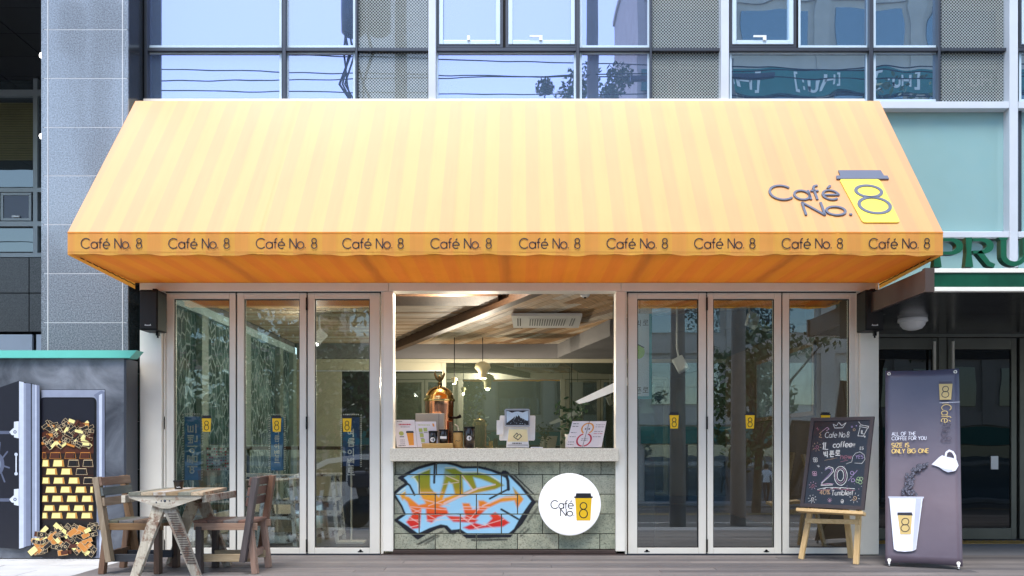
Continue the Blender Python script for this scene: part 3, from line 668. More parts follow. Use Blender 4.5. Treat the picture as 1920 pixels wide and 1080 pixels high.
ent = thing("entrance_doors", "dark double glass doors set back under the entrance canopy", "door", (4.6, 1.3, 0))
DE = 9.3; M['dglass'] = mirror_glass("black_door_glass", (.005, .006, .006), .055, (1, 1, 1), .02)
M['dframe'] = mat("dull_bronze_metal", lin((112, 112, 104)), .38, .5, var=.08, bstr=0)
def erect(name, a, b, c, d, m, f=0, t=.05, p=None): return pbox(a, b, c, d, DE+f, DE+f+t).build(name, m, p or ent, bevel=.002)
erect("header", 1560, 2150, 622, 632, M['dframe'], -.03, .1)
def leaf(a, b, hx):
    d = erect("door_leaf", a+10, b-10, 655, 990, M['dglass'], .01, .02)
    for q in ((a, a+9.7, 634, 1011), (b-9.7, b, 634, 1011), (a+10, b-10, 634, 654.7), (a+10, b-10, 990.3, 1011)): erect("frame_bar", *q, M['dframe'], -.01, .055, d)
    MB().tube([W(hx, 640, DE-.07), W(hx, 985, DE-.07)], .014, 8).build("handle", M['alu'], d)
leaf(1600, 1758, 1752); leaf(1777, 1906, 1787); leaf(1912, 2060, 2040)
erect("door_post", 1760, 1775, 633, 1012, M['dframe'], -.02, .08)
erect("notice", 1858, 1872, 855, 880, M['white'], -.002, .008)
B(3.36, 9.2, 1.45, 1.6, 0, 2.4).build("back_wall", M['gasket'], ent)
tac = MB()
M['tactile'] = mat("ochre_tactile_paving", lin((150, 120, 60)), .75, var=.15, bstr=.2)
tact = struct("tactile_strip", B(3.6, 9, .95, 1.22, -.05, .0), M['tactile'])
dots = MB()
for i in range(90):
    for j in range(4): dots.lathe([(.018, 0), (.012, .006), (0, .007)], (3.64+i*.06, .985+j*.065, .0), 6)
tag(dots.build("dot", M['tactile'], tact), kind="stuff")

# raised green letters standing on the canopy
let = thing("green_lettering", "large dark green raised letters standing on the entrance canopy edge", "sign", (4, -1.27, cz1))
LP = PX(DC+.33)
M['letgreen'] = mat("green_letter_enamel", (.008, .1, .05), .3, var=.08, bstr=0)
yt, yb = 447, 502
def serif_stem(mb, x, w=10.5): mb.prism([(x-2, yt), (x+w, yt), (x+w-2, (yt+yb)/2), (x+w+2, yb), (x-3, yb), (x, (yt+yb)/2)], LP, -.03, .03)
def bowl(mb, x, y0, y1, wx_): 
    pts = [(x, y0+4)]+[(x+wx_*.45+wx_*.55*math.cos(R(a)), (y0+y1)/2-((y1-y0)/2-4)*math.sin(R(a))) for a in range(90, -91, -12)]+[(x, y1-4)]
    mb.ribbon(pts, lambda t: 5.5+7.5*math.sin(math.pi*t)**2, LP, .03, 0, False, .06)
mb = MB(); serif_stem(mb, 1750); bowl(mb, 1762, yt, 480, 34); mb.build("letter_p", M['letgreen'], let)
mb = MB(); serif_stem(mb, 1809); bowl(mb, 1821, yt, 478, 32); mb.ribbon([(1832, 473), (1850, 496), (1861, 500)], lambda t: 10.5-3*t, LP, .03, 0, False, .06); mb.build("letter_r", M['letgreen'], let)
mb = MB(); mb.ribbon([(1878, yt), (1878, 478)]+[(1898-20*math.cos(R(a)), 480+16*math.sin(R(a))) for a in range(10, 180, 14)]+[(1918, 478), (1918, yt)], lambda t: 11-4.5*t, LP, .03, 0, False, .06); mb.prism([(1867, yt), (1886, yt), (1884, yt+5), (1872, yt+5)], LP, -.028, .032); mb.build("letter_u", M['letgreen'], let)
mb = MB(); mb.ribbon([(1972, 455)]+[(1955-22*math.cos(R(a))*1.0, 474-25*math.sin(R(a))) for a in range(120, -200, -16)], 10, LP, .03, 0, False, .06); mb.build("letter_g", M['letgreen'], let)

# ================================================================== AWNING
aw = thing("awning", "wide sloping yellow striped shop awning with lettered valance", "awning", (0, -.6, 2.5))
AXL, AXR = wx(127, 6.79), wx(1768, 6.79)
AY = 6.79-CD; AZT, AZF, AZB, AZS = 4.25, wz(435, 6.79), wz(478, 6.79), 2.545
def sheet(name, c00, c10, c01, c11, nx, ny, amp=0, f=None, m='awning'):
    mb = MB(); vs = []
    c00, c10, c01, c11 = map(Vector, (c00, c10, c01, c11))
    nrm = (c10-c00).cross(c01-c00).normalized()
    for j in range(ny+1):
        for i in range(nx+1):
            s_, t_ = i/nx, j/ny
            p = (c00*(1-s_)+c10*s_)*(1-t_)+(c01*(1-s_)+c11*s_)*t_
            e = amp*math.sin(math.pi*t_)*(math.sin(s_*37)+.6*math.sin(s_*83+t_*5)+.5*math.sin(s_*17+2))
            p += nrm*e
            if f: p += f(s_, t_)
            vs.append(p)
    mb.add(vs, [(j*(nx+1)+i, j*(nx+1)+i+1, (j+1)*(nx+1)+i+1, (j+1)*(nx+1)+i) for j in range(ny) for i in range(nx)], 0, True)
    return mb.build(name, M[m], aw)
sheet("roof_fabric", (AXL, AY, AZF), (AXR, AY, AZF), (wx(255), -.01, AZT), (wx(1648), -.01, AZT), 140, 14, .0004)
val = sheet("valance", (AXL, AY-.002, AZB), (AXR, AY-.002, AZB), (AXL, AY-.002, AZF), (AXR, AY-.002, AZF), 200, 6, .0006,
            lambda s, t: Vector((0, -.004*(1-t)*math.sin(s*61), .005*(1-t)*math.sin(s*95)+.003*(1-t)*math.sin(s*211+1)+.004*(1-t)*math.sin(s*31))))
sheet("soffit_fabric", (AXL+.004, AY+.01, AZB+.012), (AXR-.004, AY+.01, AZB+.012), (AXL+.004, -.012, AZS), (AXR-.004, -.012, AZS), 80, 6, .001, None, 'awning_under')
for xx, nm in ((AXL, 1), (AXR, -1)):
    mb = MB(); n = 10; vs = []
    for i in range(n+1):
        t = i/n; y = AY+(-.011-AY)*t
        vs += [(xx, y, AZB+(2.488-AZB)*t), (xx, y, AZF+(AZT-AZF)*t)]
    mb.add(vs, [(2*i, 2*i+2, 2*i+3, 2*i+1) for i in range(n)]); mb.build("side_fabric", M['awning_under'], aw)
    lc = MB()
    for i in range(9):
        t = .12+i*.1; y = AY+(-.05-AY)*t; z = AZB+(2.5-AZB)*t
        lc.tube([(xx+nm*.006, y, z+.03), (xx+nm*.03, y+.015, z+.012), (xx+nm*.035, y+.05, z+.008)], .004, 5)
    tag(lc.build("lacing", M['black'], aw), kind="stuff")
for x_ in (-2.06, -.52, 1.02, 2.55):
    a_, b_ = Vector((x_, AY, AZF)), Vector((x_, -.01, AZT)); d_ = (b_-a_); mb = MB(); SPs = Plane(a_, (1, 0, 0), d_.normalized())
    mb.ribbon([(0, .0), (0.001, d_.length*.5), (0, d_.length)], .028, SPs, .0022, 0); mb.build("seam", M['awning'], aw)
    mb = MB(); mb.ribbon([(x_, AZB+.004), (x_, AZF-.002)], .024, Plane((0, AY-.004, 0), (1, 0, 0), (0, 0, 1)), .0015, 0); mb.build("seam", M['awning'], val)
mb = MB(); mb.ribbon([(AXL+.005, AZB+.022), (AXR-.005, AZB+.022)], .003, Plane((0, AY-.004, 0), (1, 0, 0), (0, 0, 1)), .0025, 0); mb.build("hem_stitching", mat("dull_orange_thread", lin((190, 122, 50)), .8, bstr=0), val)
mb = MB(); mb.ribbon([(AXL, AZF-.004), (AXR, AZF-.004)], .008, Plane((0, AY-.004, 0), (1, 0, 0), (0, 0, 1)), .0025, 0); mb.build("edge_piping", M['awning_under'], val)
fx = [AXL+.03]+[AXL+(AXR-AXL)*k/6 for k in range(1, 6)]+[AXR-.03]
for x in fx:
    MB().tube([(x, AY+.06, AZF-.05), (x, -.06, AZT-.12)], .018, 8).build("rafter", M['alu_dark'], aw)
    MB().tube([(x, AY+.04, AZB+.05), (x, -.05, AZS+.05)], .018, 8).build("soffit_bar", M['alu_dark'], aw)
for z, y in ((AZF-.05, AY+.035), (AZB+.04, AY+.035), (AZT-.13, -.045), (AZS+.04, -.04)): MB().tube([(AXL+.03, y, z), (AXR-.03, y, z)], .018, 8).build("frame_tube", M['alu_dark'], aw)
# valance lettering, ten times
VP = PX(6.79)
for px in (153, 317, 481, 643, 808, 974, 1138, 1302, 1466, 1629):
    k = 114/text_width("Café No. 8", .12); pen = 0
    for wd_ in ("Café", "No.", "8"):
        mb = MB(); text(mb, wd_, VP, 0, 0, 1, 1.9, .0075, 0, .12, T=lambda a, b: (px+(a+pen)*k, 466-b*18.5))
        mb.build("lettering", M['ink'], val); pen += text_width(wd_, .12)+.54
# raised sign on the slope
s0, s1 = Vector((0, AY, AZF)), Vector((0, -.01, AZT)); sv = (s1-s0).normalized()
SP = Plane(s0, (1, 0, 0), sv)
def hit(px, py, pl=SP):
    d = Vector((wx(px, 1), 1, -(py-CY)/FPX)); c = Vector((0, -CD, 1)); t = (pl.o-c).dot(pl.n)/d.dot(pl.n); q = c+d*t-pl.o
    return q.dot(pl.u)/pl.u.length_squared, q.dot(pl.v)/pl.v.length_squared
bl_, br_, tl_, tr_ = hit(1617, 419), hit(1687, 419), hit(1573, 338), hit(1648, 338)
cup = thing("cup_sign", "raised yellow coffee cup and grey lettering sign on the awning slope", "sign", tuple(SP.at(*bl_)))
def rounded(poly, r, n=5):
    out = []; m = len(poly)
    for i in range(m):
        p = Vector(poly[i]); a = (Vector(poly[i-1])-p).normalized(); b = (Vector(poly[(i+1) % m])-p).normalized()
        p0, p1 = p+a*r, p+b*r
        for k in range(n+1):
            t = k/n; q = p0*(1-t)**2+p*2*t*(1-t)+p1*t*t; out.append((q.x, q.y))
    return out
MB().prism(rounded([bl_, br_, tr_, tl_], .03), SP, .004, .012).build("cup_body", M['signyellow'], cup)
l0, l1 = hit(1572, 337), hit(1656, 337); l2, l3 = hit(1650, 322), hit(1571, 322); e0, e1 = hit(1568, 338), hit(1666, 338); e2, e3 = hit(1663, 332), hit(1567, 332)
MB().prism([e0, e1, e2, (l2[0]+.01, e2[1]), l2, l3, (l3[0]+.0, e3[1]), e3], SP, .005, .016).build("cup_lid", M['signgrey'], cup)
c8 = [(a+b)/2 for a, b in zip(hit(1627, 358), hit(1650, 395))]
mb = MB(); t8, b8 = hit(1625, 349), hit(1643, 404); hh = t8[1]-b8[1]; cx8 = (t8[0]+b8[0])/2
mb.ribbon(circ(cx8, b8[1]+hh*.77, .105, hh*.2), .027, SP, .018, 0, True, .006); mb.ribbon(circ(cx8, b8[1]+hh*.29, .125, hh*.265), .027, SP, .018, 0, True, .006)
mb.build("numeral", M['signgrey'], cup)
for t, a, b in (("Café", (1447, 376), (1575, 376)), ("No.", (1511, 405), (1598, 405))):
    p0, p1 = hit(*a), hit(*b); hcap = (hit(a[0], a[1]-30)[1]-p0[1])*.92; wd = p1[0]-p0[0]; sx = wd/text_width(t, .1)
    hcap *= .95 if t == "Café" else .86
    mb = MB(); text(mb, t, SP, 0, 0, 1, .019, .014, 0, .1, T=lambda u, v: (p0[0]+u*sx, p0[1]+v*hcap), depth=.01)
    mb.build("sign_lettering", M['signgrey'], cup)

# ================================================================== FOLDING GLASS DOORS
def cup_decal(mb, pl, cx, cy, w, h, hoff, mi_lid, mi_cup, mi_ink, lw=1.3):
    """printed takeaway cup with an 8; cx, cy the middle of the body; y runs downward in pixel planes"""
    mb.flat([(cx-w/2, cy-h/2), (cx+w/2, cy-h/2), (cx+w*.42, cy+h/2), (cx-w*.42, cy+h/2)], pl, hoff, mi_cup)
    mb.flat([(cx-w*.56, cy-h/2), (cx-w*.56, cy-h*.58), (cx-w*.48, cy-h*.58), (cx-w*.44, cy-h*.72), (cx+w*.44, cy-h*.72), (cx+w*.48, cy-h*.58), (cx+w*.56, cy-h*.58), (cx+w*.56, cy-h/2)], pl, hoff, mi_lid)
    mb.ribbon(circ(cx, cy-h*.15, w*.2, h*.15), lw, pl, hoff+.001*pl_s(pl), mi_ink, True); mb.ribbon(circ(cx, cy+h*.19, w*.24, h*.19), lw, pl, hoff+.001*pl_s(pl), mi_ink, True)
def pl_s(pl): return 1
DD = 8.045                                         # front of the door frames
def door_set(label, leaves, hinge):
    t = thing("folding_door", label, "door", (wx((leaves[0][0]+leaves[-1][1])/2), .05, 0), "folding glass doors of the cafe front")
    for (a, b, g0, g1) in leaves:
        k = DD/8.0
        X = lambda p: wx(p, DD)
        gl = B(X(g0)-.004, X(g1)+.004, .075, .083, wz(1027, DD)-.004, wz(560.5, DD)+.004).build("door_leaf", M['glass'], t)
        for q in ((a, g0-.2, 549, 1039.5), (g1+.2, b, 549, 1039.5), (g0, g1, 549, 560.3), (g0, g1, 1027.2, 1039.5)):
            B(X(q[0]), X(q[1]), .045, .115, wz(q[3], DD), wz(q[2], DD)).build("frame_bar", M['alu'], gl, bevel=.003)
        for q in ((g0-.1, g0+1.4, 560.5, 1027), (g1-1.4, g1+.1, 560.5, 1027), (g0+1.6, g1-1.6, 560.4, 561.9), (g0+1.6, g1-1.6, 1025.6, 1027.1)):
            B(X(q[0]), X(q[1]), .062, .0745, wz(q[3], DD), wz(q[2], DD)).build("gasket", M['gasket'], gl)
        mb = MB(); P = PX(8.0745)
        cup_decal(mb, P, g0+(g1-g0)*(.59 if a < 800 else .6), 797 if a < 800 else 791, 17, 25, .002, 0, 1, 0)
        mb.build("cup_sticker", [M['ink'], M['yellow']], gl)
        if b in (712, 1324, 1326+139):
            px = 676 if b == 712 else 1213 if b == 1324 else 1437
            MB().lathe([(0, -.004), (.012, -.004), (.014, .0)], W(px, 1033, DD-.002), 12, axis='y').build("floor_bolt", M['black'], gl)
            B(X(px-5), X(px+5), .041, .0449, wz(1035, DD), wz(1033.3, DD)).build("bolt_plate", M['black'], gl)
    for px in hinge:
        for py in (570, 793, 1023):
            B(wx(px-1.5, DD), wx(px+1.5, DD), .03, .075, wz(py+12, DD), wz(py-12, DD)).build("hinge", M['black'], t, bevel=.002)
    for i in range(len(leaves)-1):
        B(wx(leaves[i][1], DD)+.002, wx(leaves[i+1][0], DD)-.002, .06, .11, .02, 2.45).build("seal", M['gasket'], t)
    return t
door_set("set of three folding glass doors left of the serving window", [(311.5, 441.5, 326, 430), (444.5, 574, 457.5, 561.5), (577, 712, 590, 693)], (309.6, 575.5))
door_set("set of three folding glass doors right of the serving window", [(1178, 1324, 1195, 1310), (1326.5, 1465, 1337.5, 1452), (1467.5, 1606, 1480, 1593)], (1325.2, 1607.2))

# ================================================================== SERVING WINDOW WALL
wal = thing("block_wall", "low grey concrete block wall with graffiti under the serving counter", "wall", (0, .1, 0))
DB_ = 8.05; X = lambda p: wx(p, DB_); Z = lambda p: wz(p, DB_)
B(X(737.5), X(1154), .062, .15, .04, Z(866)).build("mortar", M['mortar'], wal)
B(X(737), X(1155), .012, .14, Z(1037), Z(1030.5)).build("base_trim", M['trim_brown'], wal, bevel=.003)
B(X(716), X(1172), .004, .14, Z(1044), Z(1037.6)).build("base_trim", M['trim_brown'], wal, bevel=.003)
rows = [866, 889.8, 926.8, 963.8, 1000.8, 1030]
offs = [741.5, 709, 739.2, 709, 739.2]
blocks = []
for r in range(5):
    a = offs[r]
    first = True
    if offs[r] > 738 and r != 0: edges = [738, offs[r]]
    elif r == 0: edges = [738, offs[0]]
    else: edges = [738]
    q = offs[r]+77
    while q < 1150: edges.append(q); q += 77.1
    edges.append(1154)
    for e0_, e1_ in zip(edges, edges[1:]):
        if e1_-e0_ < 2.5: continue
        blocks.append((e0_+.6, e1_-.6, rows[r]+.6, rows[r+1]-.6))
        B(X(e0_+.6), X(e1_-.6), .045+random.uniform(-.001, .001), .061, Z(rows[r+1]-.6), Z(rows[r]+.6)).build("concrete_block", M['block'], wal, bevel=.004)

# ---- spray paint: a soft-edged drawing evaluated on a fine grid, one sheet per painted block face
def seg_d(P, a, b):
    a, b = np.array(a, float), np.array(b, float); d = b-a; t = np.clip(((P-a)@d)/max(1e-9, d@d), 0, 1)
    return np.linalg.norm(P-(a+t[:, None]*d), axis=1)
def cov_line(P, pts, w, soft=1.0):
    m = np.full(len(P), 1e9)
    for a, b in zip(pts, pts[1:]): m = np.minimum(m, seg_d(P, a, b))
    return np.clip((w/2-m)/soft+.5, 0, 1)
def cov_poly(P, poly, soft=1.0):
    ins = np.zeros(len(P), bool); m = np.full(len(P), 1e9); n = len(poly)
    for i in range(n):
        a, b = poly[i], poly[(i+1) % n]; m = np.minimum(m, seg_d(P, a, b))
        c = (a[1] > P[:, 1]) != (b[1] > P[:, 1])
        if abs(b[1]-a[1]) > 1e-9: ins ^= c & (P[:, 0] < (b[0]-a[0])*(P[:, 1]-a[1])/(b[1]-a[1])+a[0])
    return np.clip(np.where(ins, m, -m)/soft+.5, 0, 1)
def graffiti(P):
    """P in photo pixels; returns rgba in linear colour"""
    Z_ = (P-np.array([730, 860]))*6
    rgba = np.zeros((len(P), 4))
    def over(c, a):
        a = a[:, None] if a.ndim == 1 else a; c = np.asarray(c, float)
        oa = rgba[:, 3:4]; na = a+oa*(1-a)
        rgba[:, :3] = np.where(na > 1e-6, (c*a+rgba[:, :3]*oa*(1-a))/np.maximum(na, 1e-6), rgba[:, :3]); rgba[:, 3:4] = na
    black = np.array(lin((22, 24, 34))); blue = np.array(lin((162, 214, 240)))
    outer = [(105, 215), (200, 160), (300, 108), (400, 75), (480, 55), (560, 42), (650, 45), (740, 62), (830, 95), (920, 96), (1000, 92), (1080, 105), (1160, 130), (1262, 165), (1280, 140), (1330, 155), (1450, 270), (1560, 390), (1640, 490), (1590, 560), (1540, 650), (1490, 730), (1420, 800), (1360, 875), (1200, 878), (1030, 885), (870, 885), (790, 825), (760, 815), (720, 850), (680, 830), (620, 765), (540, 780), (440, 830), (320, 900), (180, 790), (65, 690), (120, 650), (175, 625), (140, 540), (90, 460), (40, 400), (110, 330), (200, 270)]
    inner = [(165, 215), (250, 160), (330, 120), (430, 90), (500, 72), (560, 60), (650, 62), (730, 80), (825, 112), (1000, 108), (1140, 142), (1250, 188), (1305, 215), (1340, 190), (1470, 320), (1596, 478), (1530, 570), (1460, 680), (1440, 720), (1400, 790), (1340, 840), (1180, 842), (1000, 848), (890, 848), (800, 790), (700, 800), (650, 750), (580, 738), (450, 780), (325, 840), (200, 750), (105, 690), (190, 630), (150, 530), (70, 402), (140, 340), (215, 290), (200, 250)]
    over(black, cov_poly(Z_, outer, 14)); over(black, cov_line(Z_, outer+outer[:1], 16, 12))
    over(black*.8, cov_line(Z_, [(330, 960), (600, 820)], 18, 26)*.75); over(black, cov_line(Z_, [(400, 960), (560, 870)], 10, 20)*.7)
    over(black, cov_line(Z_, [(930, 915), (1320, 908)], 14, 20)*.85); over(black, cov_line(Z_, [(1400, 180), (1620, 395)], 12, 10)*.95)
    over(black, cov_line(Z_, [(1680, 540), (1560, 700)], 16, 26)*.6); over(black, cov_line(Z_, [(1480, 870), (1570, 790)], 14, 22)*.7); over(black, cov_line(Z_, [(1470, 830), (1530, 770)], 10, 18)*.6)
    over(black, cov_line(Z_, [(1610, 490), (1660, 480), (1690, 500)], 24, 20)*.6)
    over(blue, cov_poly(Z_, inner, 10))
    y = Z_[:, 1:2]; st = [(150, lin((140, 148, 14))), (320, lin((152, 142, 16))), (430, lin((240, 164, 36))), (540, lin((244, 122, 28))), (620, lin((232, 66, 20))), (760, lin((214, 26, 28)))]
    grad = np.stack([np.interp(y[:, 0], [s[0] for s in st], [s[1][k] for s in st]) for k in range(3)], 1)
    A = [[(245, 210), (330, 175), (462, 112), (466, 330), (530, 390), (570, 460), (520, 520), (430, 530), (360, 430), (345, 400), (335, 300), (290, 220)],
         [(625, 112), (740, 108), (830, 160), (1010, 155), (1120, 190), (1200, 235), (1290, 300), (1190, 345), (960, 390), (780, 440), (620, 520), (440, 570), (430, 530), (560, 430), (600, 300)],
         [(115, 405), (220, 430), (330, 520), (430, 500), (640, 555), (670, 620), (540, 660), (480, 720), (425, 705), (410, 560), (362, 560), (345, 780), (260, 790), (190, 715), (262, 620), (205, 490)],
         [(820, 500), (900, 500), (935, 570), (1010, 560), (1000, 470), (1060, 470), (1125, 505), (1300, 425), (1420, 415), (1500, 460), (1440, 560), (1405, 470), (1250, 490), (1100, 560), (960, 690), (862, 690)],
         [(640, 640), (800, 650), (1000, 690), (960, 720), (720, 710)], [(830, 775), (960, 720), (1080, 752), (1180, 650), (1260, 650), (1355, 720), (1280, 765), (1100, 775), (900, 800)],
         [(1390, 320), (1510, 450), (1485, 490), (1420, 430)], [(1130, 640), (1190, 600), (1260, 650), (1180, 690)], [(120, 400), (180, 360), (190, 400), (150, 470)]]
    for q in A: over(grad, cov_poly(Z_, q, 22))
    over((blue+.0)*.8+.06, cov_poly(Z_, [(740, 200), (640, 190), (560, 400), (545, 330), (615, 120)], 30)*.35)
    for q in ([(670, 262), (712, 290), (738, 400), (605, 450)], [(825, 225), (880, 260), (930, 340), (835, 380)], [(945, 208), (1030, 230), (1190, 292), (985, 330)], [(470, 130), (560, 75), (600, 130), (560, 320), (505, 370), (462, 300)]): over(blue, cov_poly(Z_, q, 22))
    pink = np.array(lin((240, 205, 195)))
    for p0, p1, w in (((340, 380), (600, 378), 8), ((340, 450), (680, 532), 9), ((620, 500), (980, 340), 22), ((980, 340), (1190, 290), 14), ((440, 530), (620, 460), 9), ((240, 540), (640, 575), 8), ((240, 555), (350, 605), 8), ((800, 570), (1100, 575), 8), ((830, 540), (1130, 545), 10), ((180, 690), (350, 690), 8), ((215, 650), (340, 725), 9), ((235, 770), (350, 745), 9), ((260, 610), (350, 575), 7), ((410, 690), (970, 680), 8), ((430, 630), (560, 695), 7), ((800, 640), (1010, 800), 11), ((460, 740), (680, 605), 7), ((890, 700), (1000, 570), 10), ((960, 780), (1290, 680), 8), ((1060, 720), (1190, 790), 7), ((830, 630), (960, 680), 8), ((1050, 530), (1250, 440), 14), ((1250, 440), (1440, 430), 9), ((820, 190), (940, 350), 12), ((640, 190), (780, 250), 8), ((600, 290), (780, 265), 7)):
        over(pink, cov_line(Z_, [p0, p1], w, 8)*.85)
    cream = np.array(lin((240, 236, 200)))
    for q in ([(250, 215), (330, 165), (450, 120)], [(630, 98), (740, 100), (820, 150), (1000, 150), (1120, 180), (1240, 255)], [(265, 200), (320, 270), (330, 390)], [(90, 395), (180, 330)], [(130, 400), (180, 365)]): over(cream, cov_line(Z_, q, 9, 8))
    for q, w in (([(512, 60), (505, 270)], 24), ([(180, 262), (230, 300), (285, 408)], 22), ([(1305, 150), (1335, 250), (1340, 345)], 34), ([(1345, 340), (1235, 395), (1130, 450)], 20), ([(1260, 570), (1350, 620), (1450, 680)], 22), ([(215, 290), (140, 240)], 16)):
        over(black, cov_line(Z_, q, w, 10))
    rgba[:, 3] *= .96
    return rgba
gv, gf, gc = [], [], []
for (a, b, c, d) in blocks:
    if a > 1012: continue
    b = min(b, 1014); nx, ny = max(2, int((b-a)/1.0)), max(2, int((d-c)/1.0))
    px, py = np.meshgrid(np.linspace(a+.5, b-.5, nx+1), np.linspace(c+.5, d-.5, ny+1)); P = np.stack([px.ravel(), py.ravel()], 1)
    rg = graffiti(P); o = len(gv)
    gv += [(X(p[0]), .0432, Z(p[1])) for p in P]; gc.append(rg)
    al = rg[:, 3]
    for j in range(ny):
        for i in range(nx):
            q = [j*(nx+1)+i, j*(nx+1)+i+1, (j+1)*(nx+1)+i+1, (j+1)*(nx+1)+i]
            if max(al[k] for k in q) > .01: gf.append([o+k for k in reversed(q)])
off_ = wloc(wal); me = bpy.data.meshes.new("graffiti_paint"); me.from_pydata([(x-off_.x, y-off_.y, z-off_.z) for x, y, z in gv], [], gf)
ca = me.color_attributes.new("paint", 'FLOAT_COLOR', 'POINT'); ca.data.foreach_set("color", np.concatenate(gc).astype(np.float32).ravel())
m, nt, lk, p = new_mat("spray_paint"); at = nt.new("ShaderNodeAttribute"); at.attribute_name = "paint"
lk.new(at.outputs["Color"], p.inputs["Base Color"]); lk.new(at.outputs["Alpha"], p.inputs["Alpha"]); p.inputs["Roughness"].default_value = .5
bump(nt, lk, p, noise(nt, lk, position(nt, lk), 70, 3, .7), .5, .006)
me.materials.append(m); go = bpy.data.objects.new("graffiti_paint", me); COL.objects.link(go); go.parent = wal; go["kind"] = "stuff"

# ---- counter ledge
cou = B(wx(731, 7.93), wx(1160, 7.93), 7.93-CD, .55, wz(865, 7.93), wz(840.5, 7.93)).build("serving_counter", M['ledge'], None, bevel=.004, origin=(0, .2, .9))
tag(cou, "cream terrazzo counter ledge across the serving window", "counter")
CT = wz(840.5, 7.93)

# ---- round sign
rs = thing("round_sign", "round white light box sign with the cafe name on the block wall", "sign", (wx(1068.5, 7.93), 0, wz(946, 7.93)))
rc = (wx(1068.5, 7.93), .0445, wz(946, 7.93)); rr = 58.5*7.93/FPX
M['lightbox'] = mat("white_sign_acrylic", (.86, .86, .88), .25, var=.01, bstr=0, emit=.2)
MB().lathe([(rr-.012, 0), (rr-.002, .01), (rr, .02), (rr, .1), (rr-.004, .108), (rr-.012, .112), (0, .113)], (rc[0], .044, rc[2]), 64, axis='y').build("light_box", M['lightbox'], rs)
RP = PX(8-.0695)
mb = MB(); cup_decal(mb, RP, 1094, 955, 31, 42, .0008, 0, 1, 0, 1.8); mb.build("cup_print", [M['ink'], M['yellow']], rs)
mb = MB(); text(mb, "Café", RP, 0, 0, 1, 1.7, .001, 0, .1, T=lambda u, v: (1033+u*42/text_width("Café", .1), 953.5-v*15)); text(mb, "No.", RP, 0, 0, 1, 1.7, .001, 0, .1, T=lambda u, v: (1051+u*26/text_width("No.", .1), 967.5-v*13.5))
mb.build("lettering", M['ink'], rs)

# ---- speakers
def speaker(cx):
    t = thing("speaker", "", "speaker", (cx, -.2, 0)); D = 7.76
    w = .083
    MB().box(cx-w, cx+w, -.24, -.03, wz(619, D), wz(543, D)).build("cabinet", M['black'], t, bevel=.008)
    g_ = MB().box(cx-w+.008, cx+w-.008, -.249, -.241, wz(616, D), wz(547, D)).build("grille", mat("black_grille_cloth", (.008, .008, .008), .7, bscale=400, bstr=.5), t, bevel=.003)
    mb = MB(); L = PX(D); text(mb, "SunnY", L, 0, 0, 1, .7, .0105, 0, .15, T=lambda u, v: ((cx*FPX/D+CX)-5+u*3.0, 611.5-v*3.2)) if False else None
    cpx = cx*FPX/D+CX
    for i, (h0) in enumerate((3, 2, 2, 2, 3)): mb.ribbon([(cpx-6+i*2.4, 611), (cpx-5.2+i*2.4, 611-h0), (cpx-4.4+i*2.4, 611)], .7, L, .011, 0)
    mb.build("logo", M['white'], g_)
    MB().box(cx-.01, cx+.01, -.03, .0, wz(560, D), wz(545, D)).build("bracket", M['black'], t); MB().box(cx+.03, cx+.055, -.16, -.12, wz(627, D), wz(619.3, D)).build("bracket_arm", M['black'], t, bevel=.004)
    MB().tube([(cx+.042, -.14, wz(626, D)), (cx+.042, -.14, wz(631, D))], .009, 8).build("knob", M['black'], t)
    MB().box(cx+.0, cx+.04, -.16, -.12, wz(542.7, D), wz(538, D)).build("bracket_arm", M['black'], t, bevel=.003)
    return t
s1_ = speaker(wx(278.5, 7.76)); s1_["label"] = "black wall speaker above the mural side corner post"; s1_["group"] = "black speakers under the awning ends"
s2_ = dup(s1_, (wx(1640, 7.76), -.2, 0), "black wall speaker beside the entrance canopy")

# ================================================================== MURAL OF THE OPEN SAFE
mu = thing("mural_board", "large printed board of an open vault full of gold bars", "mural", (-5, -.24, 0))
DM = 7.74; MPl = PX(DM)
def cloudy(name, a, b, sc):
    m, nt, lk, p = new_mat(name); f = noise(nt, lk, position(nt, lk), sc, 7, .62, .6)
    lk.new(ramp(nt, lk, f, [(.32, a), (.5, [(x*2+y)/3 for x, y in zip(a, b)]), (.72, b)]), p.inputs["Base Color"]); p.inputs["Roughness"].default_value = .35; return m
M['mgrey'] = cloudy("grey_cloudy_print", lin((58, 62, 70)), lin((132, 138, 148)), 2.2)
B(wx(-300, DM), wx(232.5, DM), DM-CD, -.03, 0, wz(672, DM)).build("panel", M['mgrey'], mu)
B(wx(232.7, DM), wx(237, DM), DM-CD-.004, -.03, 0, wz(673, DM)).build("edge_strip", M['alu_dark'], mu)
tq = mat("turquoise_painted_metal", lin((98, 190, 176)), .4, var=.06, bstr=0)
pr = [(-300, 657.5), (259, 657.5), (246, 671.5), (-300, 671.5)]
MB().prism(pr, PX(DM-.02), -.12, .03).build("top_rail", tq, mu)
def pcol(name, c, r=.35, v=.06): 
    k = 'p_'+name
    if k not in M: M[k] = mat("print_"+name, lin(c), r, var=v, vscale=14, bstr=0)
    return M[k]
h = .0015
pal = [pcol("steel", (140, 148, 168)), pcol("steel_light", (190, 198, 214)), pcol("steel_dark", (84, 90, 110)), pcol("navy_black", (24, 25, 36)), pcol("outline", (14, 14, 18)),
       pcol("gold_face", (236, 226, 146)), pcol("gold_edge", (190, 160, 86)), pcol("chocolate", (78, 38, 22)), pcol("dark_cocoa", (34, 20, 16)), pcol("bar_black", (26, 22, 22)), pcol("bar_line", (214, 190, 150)), pcol("orange_gold", (196, 128, 58)), pcol("pale_hinge", (206, 212, 222)), pcol("steel_mid", (112, 120, 142))]
mb = MB()
